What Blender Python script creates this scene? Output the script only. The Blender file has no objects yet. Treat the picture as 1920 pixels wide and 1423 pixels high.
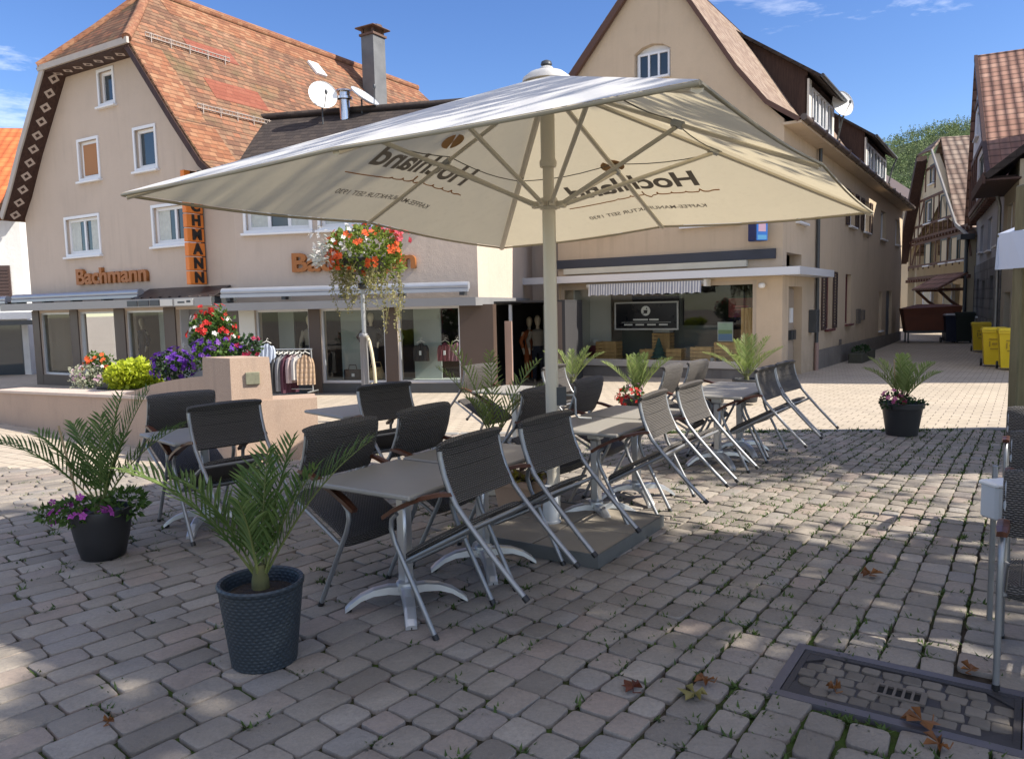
import bpy, math, random
from mathutils import Vector, Matrix
from mathutils.geometry import tessellate_polygon
random.seed(7)
rnd = random.random
def U(a, b): return a + (b - a) * rnd()
R = math.radians
sc = bpy.context.scene
COL = sc.collection

# ------------------------------------------------------------------ ground height (the square falls gently towards the shops)
def gz(x, y): return -0.02 * min(max(0.0, y - 8.0), 18.0)

# ------------------------------------------------------------------ mesh collector
class MB:
    def __init__(s): s.v = []; s.f = []; s.mi = []
    def poly(s, pts, m=0):
        i = len(s.v); s.v += [tuple(p) for p in pts]; s.f.append(tuple(range(i, i + len(pts)))); s.mi.append(m)
    def box(s, x0, x1, y0, y1, z0, z1, m=0, T=None):
        p = [(x0,y0,z0),(x1,y0,z0),(x1,y1,z0),(x0,y1,z0),(x0,y0,z1),(x1,y0,z1),(x1,y1,z1),(x0,y1,z1)]
        if T: p = [tuple(T @ Vector(q)) for q in p]
        i = len(s.v); s.v += p
        for f in ((0,3,2,1),(4,5,6,7),(0,1,5,4),(1,2,6,5),(2,3,7,6),(3,0,4,7)):
            s.f.append(tuple(i + k for k in f)); s.mi.append(m)
    def bbox(s, x0, x1, y0, y1, z0, z1, b=.006, m=0, T=None):
        """box with chamfered edges"""
        cx, cy, cz = (x0+x1)/2, (y0+y1)/2, (z0+z1)/2; hx, hy, hz = abs(x1-x0)/2, abs(y1-y0)/2, abs(z1-z0)/2
        b = min(b, hx*.8, hy*.8, hz*.8); i = len(s.v); idx = {}
        for sx in (-1,1):
            for sy in (-1,1):
                for sz in (-1,1):
                    for a in range(3):
                        d = [hx-b, hy-b, hz-b]; d[a] = (hx, hy, hz)[a]
                        p = Vector((cx+sx*d[0], cy+sy*d[1], cz+sz*d[2]))
                        idx[(sx,sy,sz,a)] = len(s.v); s.v.append(tuple(T @ p if T else p))
        def q(*k): s.f.append(tuple(idx[j] for j in k)); s.mi.append(m)
        for g in (-1,1):
            q((g,-1,-1,0),(g,1,-1,0),(g,1,1,0),(g,-1,1,0)); q((-1,g,-1,1),(1,g,-1,1),(1,g,1,1),(-1,g,1,1)); q((-1,-1,g,2),(1,-1,g,2),(1,1,g,2),(-1,1,g,2))
            for h in (-1,1):
                q((g,h,-1,0),(g,h,1,0),(g,h,1,1),(g,h,-1,1)); q((g,-1,h,0),(g,1,h,0),(g,1,h,2),(g,-1,h,2)); q((-1,g,h,1),(1,g,h,1),(1,g,h,2),(-1,g,h,2))
        for sx in (-1,1):
            for sy in (-1,1):
                for sz in (-1,1): q((sx,sy,sz,0),(sx,sy,sz,1),(sx,sy,sz,2))
    def tube(s, path, r, n=8, m=0, caps=True, flat=1.0, up=None):
        path = [Vector(p) for p in path]; k = len(path)
        rr = r if isinstance(r, (list, tuple)) else [r]*k
        i0 = len(s.v); prev = None
        for j, p in enumerate(path):
            t = (path[min(j+1,k-1)] - path[max(j-1,0)]).normalized()
            ref = prev if prev is not None else (Vector(up) if up else (Vector((0,0,1)) if abs(t.z) < .9 else Vector((1,0,0))))
            a = (ref - t * ref.dot(t)).normalized(); b = t.cross(a); prev = a
            for q in range(n):
                w = 2*math.pi*q/n
                s.v.append(tuple(p + (a*math.cos(w) + b*math.sin(w)*flat) * rr[j]))
        for j in range(k-1):
            for q in range(n):
                s.f.append((i0+j*n+q, i0+j*n+(q+1)%n, i0+(j+1)*n+(q+1)%n, i0+(j+1)*n+q)); s.mi.append(m)
        if caps:
            s.f.append(tuple(i0+q for q in range(n))[::-1]); s.mi.append(m)
            s.f.append(tuple(i0+(k-1)*n+q for q in range(n))); s.mi.append(m)
    def lathe(s, prof, n=24, c=(0,0,0), m=0, sx=1, sy=1, T=None):
        i0 = len(s.v)
        for r, z in prof:
            for q in range(n):
                w = 2*math.pi*q/n; p = Vector((c[0]+r*math.cos(w)*sx, c[1]+r*math.sin(w)*sy, c[2]+z))
                s.v.append(tuple(T @ p if T else p))
        for j in range(len(prof)-1):
            for q in range(n):
                s.f.append((i0+j*n+q, i0+j*n+(q+1)%n, i0+(j+1)*n+(q+1)%n, i0+(j+1)*n+q)); s.mi.append(m)
        s.f.append(tuple(i0+q for q in range(n))[::-1]); s.mi.append(m)
        e = i0+(len(prof)-1)*n; s.f.append(tuple(e+q for q in range(n))); s.mi.append(m)
    def prism(s, pts, y0, y1, m=0, holes=(), axes='xz'):
        """extrude an outline with holes drawn in x,z (or y,z / x,y) along the third axis"""
        mk = {'xz': lambda a,b,c: (a,c,b), 'yz': lambda a,b,c: (c,a,b), 'xy': lambda a,b,c: (a,b,c)}[axes]
        loops = [list(pts)] + [list(h) for h in holes]
        flat = [p for l in loops for p in l]
        tri = tessellate_polygon([[Vector((a,b,0)) for a,b in l] for l in loops])
        for yy in (y0, y1):
            i = len(s.v); s.v += [mk(a,b,yy) for a,b in flat]
            for t in tri: s.f.append(tuple(i+k for k in t)); s.mi.append(m)
        for l in loops:
            for j in range(len(l)):
                a, b = l[j], l[(j+1) % len(l)]
                s.poly([mk(a[0],a[1],y0), mk(b[0],b[1],y0), mk(b[0],b[1],y1), mk(a[0],a[1],y1)], m)
    def sheet(s, pts, n, th, m=0):
        """thick slab from a planar outline, thickened along -n"""
        n = Vector(n).normalized()*th; a = [Vector(p) for p in pts]; b = [p - n for p in a]
        s.poly(a, m); s.poly(b[::-1], m)
        for j in range(len(a)):
            k = (j+1) % len(a); s.poly([a[j], b[j], b[k], a[k]], m)
    def build(s, name, mats, parent=None, smooth=0, fix=True):
        me = bpy.data.meshes.new(name); me.from_pydata(s.v, [], s.f)
        if not isinstance(mats, (list, tuple)): mats = [mats]
        for mm in mats: me.materials.append(mm)
        if len(mats) > 1: me.polygons.foreach_set('material_index', s.mi)
        if fix and len(s.f) < 60000:
            import bmesh
            bm = bmesh.new(); bm.from_mesh(me); bmesh.ops.recalc_face_normals(bm, faces=bm.faces); bm.to_mesh(me); bm.free()
        uv = me.uv_layers.new(name='UVMap').data
        Z = Vector((0,0,1)); buf = [0.0]*(2*len(uv))
        vs = [v.co for v in me.vertices]
        for p in me.polygons:
            nn = p.normal
            if abs(nn.z) > .985: t = Vector((1,0,0)); w = Vector((0,1,0))
            else: t = Z.cross(nn).normalized(); w = nn.cross(t)
            for li in p.loop_indices:
                c = vs[me.loops[li].vertex_index]; buf[2*li] = c.dot(t); buf[2*li+1] = c.dot(w)
        uv.foreach_set('uv', buf)
        if smooth:
            me.polygons.foreach_set('use_smooth', [True]*len(me.polygons))
            if smooth < 180: me.set_sharp_from_angle(angle=R(smooth))
        o = bpy.data.objects.new(name, me); COL.objects.link(o)
        if parent: o.parent = parent
        return o

def tag(o, label=None, cat=None, group=None, kind=None):
    if label: o['label'] = label
    if cat: o['category'] = cat
    if group: o['group'] = group
    if kind: o['kind'] = kind
    return o
def thing(name, label, cat, loc=(0,0,0), rz=0, group=None):
    o = bpy.data.objects.new(name, None); COL.objects.link(o); o.empty_display_size = .2
    o.location = loc; o.rotation_euler = (0,0,R(rz)); return tag(o, label, cat, group)
def kids(o): return [c for c in COL.objects if c.parent == o]
def copy_tree(o, parent=None):
    c = o.copy(); COL.objects.link(c)
    if parent: c.parent = parent
    for k in kids(o): copy_tree(k, c)
    return c

# ------------------------------------------------------------------ materials
class NT:
    def __init__(s, name):
        s.m = bpy.data.materials.new(name); s.m.use_nodes = True; s.t = s.m.node_tree; s.n = s.t.nodes; s.l = s.t.links
        s.b = s.n['Principled BSDF']; s.out = s.n['Material Output']
    def a(s, typ, ins=None, **kw):
        x = s.n.new(typ)
        for k, v in kw.items(): setattr(x, k, v)
        for k, v in (ins or {}).items():
            if hasattr(v, 'is_output'): s.l.new(v, x.inputs[k])
            else: x.inputs[k].default_value = v
        return x
    def math(s, op, a, b=0.0, c=None):
        d = {0: a, 1: b}
        if c is not None: d[2] = c
        return s.a('ShaderNodeMath', d, operation=op).outputs[0]
    def mix(s, f, a, b, bt='MIX'):
        x = s.a('ShaderNodeMix', data_type='RGBA', blend_type=bt)
        for k, v in ((0, f), (6, a), (7, b)):
            if hasattr(v, 'is_output'): s.l.new(v, x.inputs[k])
            else: x.inputs[k].default_value = v if k == 0 else (*v[:3], 1)
        return x.outputs[2]
    def noise(s, scale, detail=3, vec=None, rough=.55, dist=0):
        x = s.a('ShaderNodeTexNoise', {'Scale': scale, 'Detail': detail, 'Roughness': rough, 'Distortion': dist})
        s.l.new(vec or s.obj(), x.inputs['Vector']); return x.outputs[0]
    def obj(s): return s.a('ShaderNodeTexCoord').outputs['Object']
    def uv(s): return s.a('ShaderNodeUVMap').outputs[0]
    def ramp(s, f, stops):
        x = s.a('ShaderNodeValToRGB'); e = x.color_ramp.elements
        while len(e) < len(stops): e.new(.5)
        for i, (p, c) in enumerate(stops): e[i].position = p; e[i].color = (*c, 1) if len(c) == 3 else c
        s.l.new(f, x.inputs[0]); return x.outputs[0]
    def rng(s, f, a, b, c, d):
        return s.a('ShaderNodeMapRange', {0: f, 1: a, 2: b, 3: c, 4: d}).outputs[0]
    def bump(s, h, strength, dist):
        x = s.a('ShaderNodeBump', {'Strength': strength, 'Distance': dist}); s.l.new(h, x.inputs['Height']); s.l.new(x.outputs[0], s.b.inputs['Normal'])
    def set(s, **kw):
        for k, v in kw.items():
            k = {'color': 'Base Color', 'rough': 'Roughness', 'metal': 'Metallic', 'spec': 'Specular IOR Level', 'alpha': 'Alpha', 'coat': 'Coat Weight'}[k]
            if hasattr(v, 'is_output'): s.l.new(v, s.b.inputs[k])
            else: s.b.inputs[k].default_value = (*v, 1) if isinstance(v, tuple) else v
        return s
def sc3(c, k): return tuple(min(1, x*k) for x in c)

def M(name, col, rough=.6, metal=0., var=.12, vs=3., bump=0., bs=60., rand=0., spec=.5, bd=.004):
    t = NT(name); f = t.noise(vs, 5)
    c = t.mix(f, sc3(col, 1-var*1.3), sc3(col, 1+var*1.3))
    if rand:
        g = t.a('ShaderNodeNewGeometry').outputs['Random Per Island']
        c = t.mix(1.0, c, t.ramp(g, [(0, (1-rand,)*3), (1, (1+rand,)*3)]), 'MULTIPLY')
    t.set(color=c, rough=t.rng(f, .3, .7, max(0, rough-.06), min(1, rough+.06)), metal=metal, spec=spec)
    if bump: t.bump(t.noise(bs, 4), bump, bd)
    return t.m
def stucco(name, col, dirt=.12):
    t = NT(name); big = t.noise(.35, 5); mid = t.noise(2.2, 6)
    mp = t.a('ShaderNodeMapping', {'Vector': t.obj(), 'Scale': (2.6, 2.6, .18)}); streak = t.noise(2.0, 6, mp.outputs[0])
    c = t.mix(t.rng(big, .3, .7, 0, 1), sc3(col, .94), sc3(col, 1.05))
    c = t.mix(t.math('MULTIPLY', t.rng(streak, .48, .72, 0, dirt*3.2), t.rng(t.noise(.8, 4), .42, .62, 0, 1)), c, sc3(col, .66))
    c = t.mix(t.rng(mid, .5, .75, 0, dirt*1.8), c, sc3(col, .78)); c = t.mix(t.rng(t.noise(24, 5), .5, .75, 0, .22), c, sc3(col, .84))
    zz = t.a('ShaderNodeSeparateXYZ', {0: t.obj()}).outputs[2]; c = t.mix(t.math('MULTIPLY', t.rng(zz, -.3, .9, .55, 0), t.rng(t.noise(1.6, 6), .35, .65, .2, 1)), c, sc3(col, .5))
    t.set(color=c, rough=.92, spec=.2); t.bump(t.math('ADD', t.noise(55, 5), t.math('MULTIPLY', t.noise(7, 5), 1.5)), .5, .012); return t.m
def tiles(name, stops, du=.18, dv=.16, off=.5, rough=.85, wave=0.0, patch=None, moss=0.0, dark=.35):
    """plain tiles in courses: a random colour per tile, painted shadow line and lifted lower edge per course"""
    t = NT(name); sep = t.a('ShaderNodeSeparateXYZ', {0: t.uv()}); u, v = sep.outputs[0], sep.outputs[1]
    wob = t.math('MULTIPLY', t.math('SUBTRACT', t.noise(1.3, 3), .5), .05)
    vv = t.math('DIVIDE', t.math('ADD', v, wob), dv); row = t.math('FLOOR', vv); fv = t.math('FRACT', vv)
    uu = t.math('ADD', t.math('DIVIDE', u, du), t.math('MULTIPLY', t.math('MODULO', t.math('ABSOLUTE', row), 2), off))
    colx = t.math('FLOOR', uu); fu = t.math('FRACT', uu)
    wn = t.a('ShaderNodeTexWhiteNoise', {0: t.a('ShaderNodeCombineXYZ', {0: colx, 1: row}).outputs[0]}, noise_dimensions='2D').outputs[0]
    big = t.noise(.5, 4)
    c = t.ramp(t.math('ADD', t.math('MULTIPLY', wn, .62), t.math('MULTIPLY', big, .45)), stops)
    if moss: c = t.mix(t.rng(t.noise(1.1, 6), .52, .7, 0, moss), c, (.10, .10, .045))
    c = t.mix(t.rng(t.noise(6, 5), .5, .8, 0, .35), c, sc3(stops[0][1], .6))
    if patch:
        for (a0, a1, b0, b1, pc) in patch:
            m = t.math('MULTIPLY', t.math('MULTIPLY', t.math('GREATER_THAN', u, a0), t.math('LESS_THAN', u, a1)), t.math('MULTIPLY', t.math('GREATER_THAN', v, b0), t.math('LESS_THAN', v, b1)))
            c = t.mix(m, c, t.mix(wn, sc3(pc, .85), sc3(pc, 1.12)))
    edge = t.math('MAXIMUM', t.rng(fv, .02, .30, 1, 0), t.rng(t.math('ABSOLUTE', t.math('SUBTRACT', fu, .5)), .44, .5, 0, .6))
    c = t.mix(t.math('MULTIPLY', edge, dark), c, sc3(stops[0][1], .25))  # course shadow painted into the colour, side joints darkened with it
    t.set(color=c, rough=rough, spec=.25)
    h = t.math('SUBTRACT', 1.0, fv)
    if wave: h = t.math('ADD', h, t.math('MULTIPLY', t.math('SINE', t.math('MULTIPLY', fu, 6.2832)), wave))
    h = t.math('ADD', h, t.math('MULTIPLY', wn, .5))
    t.bump(h, .9, .03); return t.m
def glass(name, tint=(.9,.94,.92), refl=.02):
    t = NT(name); tr = t.a('ShaderNodeBsdfTransparent', {0: (*tint, 1)}); gl = t.a('ShaderNodeBsdfGlossy', {0: (.95,.97,1,1), 'Roughness': .01})
    fr = t.a('ShaderNodeFresnel', {0: 1.45}).outputs[0]
    mx = t.a('ShaderNodeMixShader', {0: t.math('ADD', t.math('MULTIPLY', fr, .6), refl), 1: tr.outputs[0], 2: gl.outputs[0]}); t.l.new(mx.outputs[0], t.out.inputs[0]); return t.m
def leafmat(name, c1, c2, trans=.35, rough=.5):
    t = NT(name); g = t.a('ShaderNodeNewGeometry').outputs['Random Per Island']
    c = t.mix(g, c1, c2); c = t.mix(t.rng(t.noise(3, 2), .3, .7, 0, .5), c, sc3(c1, .7))
    t.set(color=c, rough=rough, spec=.35)
    tl = t.a('ShaderNodeBsdfTranslucent'); t.l.new(c, tl.inputs[0])
    mx = t.a('ShaderNodeMixShader', {0: trans, 1: t.b.outputs[0], 2: tl.outputs[0]}); t.l.new(mx.outputs[0], t.out.inputs[0]); return t.m
def wickermat(name, c1, c2):
    t = NT(name); sep = t.a('ShaderNodeSeparateXYZ', {0: t.uv()}); u, v = sep.outputs[0], sep.outputs[1]
    vv = t.math('DIVIDE', v, .0105); row = t.math('FLOOR', vv)
    a = t.math('ABSOLUTE', t.math('SINE', t.math('MULTIPLY', vv, math.pi)))
    ph = t.math('ADD', t.math('MULTIPLY', u, math.pi/.021), t.math('MULTIPLY', row, math.pi/2))
    b = t.math('ABSOLUTE', t.math('SINE', ph)); h = t.math('MULTIPLY', a, t.math('ADD', .25, t.math('MULTIPLY', b, .75)))
    wn = t.a('ShaderNodeTexWhiteNoise', {1: row}, noise_dimensions='1D').outputs[1]
    c = t.mix(t.math('MULTIPLY', h, t.math('ADD', .82, t.math('MULTIPLY', wn, .18))), c1, c2)
    t.set(color=c, rough=.5, spec=.4); t.bump(h, 1.0, .006); return t.m
def woodmat(name, c1, c2, rough=.6, sc=(3, 3, .4), scale=6):
    t = NT(name); mp = t.a('ShaderNodeMapping', {'Vector': t.obj(), 'Scale': sc}); f = t.noise(scale, 6, mp.outputs[0], .6, .4)
    t.set(color=t.mix(t.rng(f, .3, .7, 0, 1), c1, c2), rough=rough, spec=.3); t.bump(f, .3, .004); return t.m
# ------------------------------------------------------------------ palette
ALU = M('brushed_aluminium', (.62,.63,.64), .34, .85, .06, 8)
ALUW = M('cast_aluminium', (.55,.56,.57), .36, .7, .08, 12)
STEEL = M('galvanised_steel', (.42,.43,.43), .45, .8, .15, 5)
DGREY = M('dark_grey_metal', (.06,.065,.07), .45, .3, .15, 4)
MGREY = M('mid_grey_panel', (.22,.22,.225), .5, .1, .12, 1.5)
LGREY = M('light_grey_metal', (.55,.57,.6), .4, .35, .08, 3)
WHITE = M('white_paint', (.78,.78,.77), .45, 0, .04, 2)
WFRAME = M('white_window_frame', (.74,.75,.77), .4, 0, .04, 2)
BROWN = M('brown_shop_panel', (.075,.05,.038), .45, 0, .15, 2)
DBROWN = woodmat('dark_brown_boards', (.035,.018,.015), (.075,.04,.032))
OFFW = M('off_white_panel', (.6,.59,.54), .7, 0, .06, 1)
PALEG = M('pale_shop_backing', (.33,.37,.345), .7, 0, .06, .8)
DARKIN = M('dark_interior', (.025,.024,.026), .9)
BLACK = M('black_plastic', (.012,.012,.013), .45, 0, .2, 6)
GLASS = glass('shop_glass')
PANE = NT('window_pane').set(color=(.035,.05,.06), rough=.04, spec=.8).m
CURT = M('net_curtain', (.5,.53,.5), .9, 0, .2, 9)
ROSE = stucco('rose_grey_render', (.53,.442,.368))
ROSE2 = stucco('rose_render_of_wing', (.52,.432,.362))
SAND = stucco('sand_yellow_render', (.54,.43,.31), .14)
CREAM = stucco('cream_infill', (.60,.51,.36))
WREND = stucco('white_render', (.72,.72,.70))
GREYR = stucco('grey_render', (.40,.41,.43))
TIMBER = woodmat('old_brown_timber', (.07,.033,.022), (.15,.07,.045))
RTILE = tiles('weathered_red_tiles', [(0,(.085,.048,.034)),(.3,(.16,.082,.052)),(.55,(.22,.13,.08)),(.8,(.27,.115,.065)),(1,(.32,.23,.15))], .2, .17, moss=.55, dark=.85)
OTILE = tiles('orange_ridge_tiles', [(0,(.17,.08,.05)),(.5,(.26,.115,.065)),(1,(.33,.19,.11))], .19, .15)
ORANGE = tiles('orange_pantiles', [(0,(.42,.10,.035)),(.5,(.52,.14,.05)),(1,(.56,.2,.07))], .3, .33, 0, wave=.5)
BTILE = tiles('dark_brown_tiles', [(0,(.028,.023,.022)),(.5,(.045,.036,.033)),(1,(.07,.055,.047))], .2, .2, dark=.7)
GTILE = tiles('grey_brown_tiles', [(0,(.15,.10,.075)),(.5,(.25,.18,.135)),(1,(.34,.27,.21))], .19, .15, dark=.6)
PTILE = tiles('brown_interlocking_tiles', [(0,(.13,.088,.07)),(.5,(.21,.15,.12)),(1,(.30,.24,.195))], .3, .34, 0, wave=.6, dark=.8)
RPAN = tiles('red_brown_pantiles', [(0,(.16,.085,.062)),(.5,(.25,.135,.10)),(1,(.34,.21,.16))], .26, .36, 0, wave=.8, dark=.85)

def slope(mb, pts, th=.08, m=0):
    a, b, c = Vector(pts[0]), Vector(pts[1]), Vector(pts[2]); n = (b-a).cross(c-a)
    if n.z < 0: n = -n
    mb.sheet(pts, n, th, m)

def window(par, u0, u1, z0, z1, y=0., rec=.08, fw=.07, mull=1, trim=.0, sill=True, pane=None, frame=None, curtain=False, tm=None, name='window'):
    """a window set in an opening of a wall in the plane y: frame with mullions, pane(s), sill"""
    frame = frame or WFRAME
    m = MB(); yf = y + rec
    if trim: m.prism([(u0-trim,z0-trim),(u1+trim,z0-trim),(u1+trim,z1+trim),(u0-trim,z1+trim)], y-.03, y+.02, 1, [[(u0,z0),(u1,z0),(u1,z1),(u0,z1)]])
    w = (u1-u0); cells = []
    n = mull + 1
    for k in range(n): cells.append((u0 + fw + k*(w-fw)/n, u0 + (k+1)*(w-fw)/n))
    m.prism([(u0,z0),(u1,z0),(u1,z1),(u0,z1)], yf, yf+.06, 0, [[(a,z0+fw),(b,z0+fw),(b,z1-fw),(a,z1-fw)] for a, b in cells])
    f = m.build(name, [frame, tm or frame], par)
    p = MB(); p.poly([(u0+.02,yf+.04,z0+.02),(u1-.02,yf+.04,z0+.02),(u1-.02,yf+.04,z1-.02),(u0+.02,yf+.04,z1-.02)])
    p.build('pane', pane or PANE, f)
    if curtain:
        for a, b in ((u0+.05, u0+.05+w*.3), (u1-.05-w*.3, u1-.05)):
            c = MB(); k = 9; yy = yf+.028
            for j in range(k):
                x0, x1 = a+(b-a)*j/k, a+(b-a)*(j+1)/k; d0, d1 = (.006 if j % 2 else 0), (0 if j % 2 else .006)
                c.poly([(x0,yy+d0,z0+.06),(x1,yy+d1,z0+.06),(x1,yy+d1,z1-.06),(x0,yy+d0,z1-.06)])
            c.build('curtain', CURT, f)
    if sill:
        s = MB(); s.bbox(u0-trim-.04, u1+trim+.04, y-.11, y+rec, z0-trim-.06, z0-trim-.004, .008); s.build('sill', frame, f)
    return f
def rect(u0, u1, z0, z1): return [(u0,z0),(u1,z0),(u1,z1),(u0,z1)]

def text_obj(name, body, mat, size, loc, rot, par=None, ext=.02, off=0., align='CENTER', space=1.0, sx=1.0):
    c = bpy.data.curves.new(name, 'FONT'); c.body = body; c.size = size; c.extrude = ext; c.offset = off; c.align_x = align; c.align_y = 'CENTER'; c.space_character = space
    c.materials.append(mat); o = bpy.data.objects.new(name, c); COL.objects.link(o); o.location = loc; o.rotation_euler = rot; o.scale = (sx,1,1)
    bpy.context.view_layer.update(); me = bpy.data.meshes.new_from_object(o.evaluated_get(bpy.context.evaluated_depsgraph_get())); me.name = name
    if not me.materials: me.materials.append(mat)
    bpy.data.objects.remove(o); o = bpy.data.objects.new(name, me); COL.objects.link(o); o.location = loc; o.rotation_euler = rot; o.scale = (sx,1,1)
    if par: o.parent = par
    return o

# ------------------------------------------------------------------ gabled red house with half-hipped roof
A = thing('gabled_house', 'tall rose grey house with half-hipped red tiled roof and diamond-patterned eaves', 'house', (-6.207,17.802,0), -31.3)
outer = [(-8.8,-.7),(0,-.7),(0,4.6),(-.75,5.12),(-1.5,6.0),(-2.92,7.95),(-6.18,7.95),(-7.66,6.0),(-8.35,4.95),(-8.8,4.4)]
wA = [(-6.75,-5.25,3.28,4.2),(-2.92,-1.4,3.34,4.2),(-5.88,-5.05,5.2,6.14),(-3.45,-2.67,5.2,6.12),(-4.78,-4.2,6.95,7.72)]
shopA = [(-8.45,-6.88,-.02,1.72),(-6.5,-4.82,-.02,1.72),(-4.37,-2.74,-.02,1.72),(-2.3,-.42,-.6,1.72)]
mb = MB(); mb.prism(outer, 0, .3, 0, [rect(*w) for w in wA] + [rect(*w) for w in shopA])
mb.box(-8.8,-8.5,.3,14,-.7,4.4); mb.box(-8.5,-.3,13.7,14,-.7,4.4)
mb.build('front_wall', ROSE, A)
def clad(par, u0, u1, y0, z0, z1, mat, name='cladding_panel'): m = MB(); m.box(u0,u1,y0,-.003,z0,z1); return m.build(name, mat, par)
for (u0,u1) in ((-8.8,-8.45),(-6.88,-6.5),(-4.82,-4.37),(-2.74,-2.3),(-.42,0)): clad(A, u0, u1, -.035, -.6, 1.78, BROWN)
for (u0,u1,a,b) in shopA[:3]: clad(A, u0, u1, -.03, -.6, -.03, BROWN, 'stall_riser')
for k, w in enumerate(wA):
    window(A, *w, rec=.07, fw=.075, mull=1 if k < 2 else 0, trim=.07, curtain=k < 2)
RBLIND = M('brown_roller_blind', (.36,.17,.07), .7, 0, .1, 1, .4, 8)
b = MB(); b.box(-5.8,-5.13,.062,.068,5.28,6.06); b.build('window_blind', RBLIND, A)
for (u0,u1,z0,z1) in shopA[:3]: window(A, u0, u1, z0, z1, rec=.05, fw=.05, mull=0, pane=GLASS, frame=LGREY, sill=False, name='shop_window')
mb = MB()                                                           # shop interior: floor, back wall, ceiling, white display backings
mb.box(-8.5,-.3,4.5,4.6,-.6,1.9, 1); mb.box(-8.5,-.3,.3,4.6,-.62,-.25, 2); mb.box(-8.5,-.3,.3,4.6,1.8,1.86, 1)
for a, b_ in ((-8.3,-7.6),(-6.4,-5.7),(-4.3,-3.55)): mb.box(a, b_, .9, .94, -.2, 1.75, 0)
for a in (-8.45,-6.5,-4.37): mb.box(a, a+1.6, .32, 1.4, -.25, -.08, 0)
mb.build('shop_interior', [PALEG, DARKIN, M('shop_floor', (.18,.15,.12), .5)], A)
mb = MB(); mb.box(-2.3,-1.5,.34,.4,-.3,1.72,0); mb.box(-2.32,-2.26,.1,.34,-.6,1.72,1); mb.build('shop_door', [MGREY, LGREY], A)
# roof
mb = MB(); E0 = -.5; yb = 14.0; hr = 10.1; uc = -4.55
prof = [(uc,hr),(-2.75,8.05),(-1.15,6.0),(-.3,4.98),(.45,4.45)]
def hipcut(u, z): return E0 if z <= 8.1 else E0 + (z-8.03)/(hr-8.03)*1.9
for (p, q) in zip(prof[:-1], prof[1:]):
    slope(mb, [(p[0],hipcut(*p),p[1]),(p[0],yb-(1.2 if p[1] > 9 else 0),p[1]),(q[0],yb,q[1]),(q[0],hipcut(*q),q[1])], .1, 0)
    P, Q = (2*uc-p[0],p[1]), (2*uc-q[0],q[1])
    slope(mb, [(P[0],hipcut(*p),P[1]),(Q[0],hipcut(*q),Q[1]),(Q[0],yb,Q[1]),(P[0],yb-(1.2 if P[1] > 9 else 0),P[1])], .1, 0)
slope(mb, [(uc,E0+1.9,hr),(2*uc+2.75-.15,E0-.12,7.97),(-2.75+.15,E0-.12,7.97)], .1, 0)
slope(mb, [(uc,yb-1.2,hr),(-2.75,yb,8.05),(2*uc+2.75,yb,8.05)], .1, 0)
rt = RTILE
roof = mb.build('roof', [rt, OTILE], A)
mb = MB()                                                            # new red patches, hip and ridge caps, verge tiles
mb.tube([(uc, E0+1.9-.02, hr+.03), (uc, yb-1.2, hr+.03)], .12, 8)
for s in (-1, 1): mb.tube([(uc+s*(1.8+.1), E0-.08, 8.03), (uc+s*.95, E0+.92, 9.05), (uc, E0+1.9, hr+.03)], .11, 8)
mb.build('ridge_tiles', OTILE, roof, 60)
def rz_at(u):
    for p, q in zip(prof[:-1], prof[1:]):
        if p[0] <= u <= q[0]: return p[1] + (q[1]-p[1])*(u-p[0])/(q[0]-p[0])
def patch(par, u0, u1, y0, y1, mat, name):
    m = MB(); h = .014
    slope(m, [(u0,y0,rz_at(u0)+h),(u0,y1,rz_at(u0)+h),(u1,y1,rz_at(u1)+h),(u1,y0,rz_at(u1)+h)], .02); m.build(name, mat, par)
NEWT = tiles('new_red_tiles', [(0,(.19,.06,.04)),(.5,(.23,.075,.047)),(1,(.27,.1,.065))], .19, .15)
VERGE = tiles('orange_verge_tiles', [(0,(.13,.06,.038)),(.5,(.25,.105,.055)),(1,(.32,.19,.11))], .19, .15, dark=.7)
patch(roof, -3.3, -2.95, 1.4, 2.9, NEWT, 'new_tile_patch'); patch(roof, -2.3, -1.85, 1.2, 2.9, NEWT, 'new_tile_patch')
patch(roof, -2.7, -1.2, -.48, .35, VERGE, 'verge_tiles'); patch(roof, -1.12, -.33, -.48, .5, VERGE, 'verge_tiles')
patch(roof, -4.45, -4.0, 1.6, 12.5, VERGE, 'ridge_course')
for (u, y0, y1) in ((-2.86, .05, 2.5), (-1.42, .3, 2.6)):            # snow guards
    m = MB(); z = rz_at(u)
    for h in (.1, .19): m.tube([(u,y0,z+h),(u,y1,z+h)], .018, 6)
    for k in range(5):
        yy = y0+.15+(y1-y0-.3)*k/4; m.box(u-.015,u+.015,yy-.012,yy+.012,z-.02,z+.22)
    for k in range(24): yy = y0+(y1-y0)*k/23; m.box(u-.006,u+.006,yy-.006,yy+.006,z+.09,z+.2)
    m.build('snow_guard', M('weathered_guard', (.30,.25,.22), .6, .3, .2, 6), roof)
m = MB(); T = Matrix.Translation((-3.72, 6.6, rz_at(-3.72)+.06)) @ Matrix.Rotation(math.atan2(1.14,1), 4, 'Y'); m.bbox(-.3,.3,-.22,.22,-.04,.05,.01,0,T); m.build('skylight', WHITE, roof)
ch = MB(); ch.box(-3.65,-3.12,8.65,9.25,8.0,10.75,0); ch.box(-3.7,-3.07,8.6,9.3,10.75,10.82,1)
for k in (8.66,9.16): ch.box(-3.64,-3.57,k,k+.07,10.82,10.98,1); ch.box(-3.2,-3.13,k,k+.07,10.82,10.98,1)
ch.bbox(-3.8,-2.97,8.5,9.4,10.98,11.03,.02,1); ch.lathe([(.22,0),(.22,.08),(.05,.13)],10,(-3.25,8.95,11.03),1)
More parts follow.
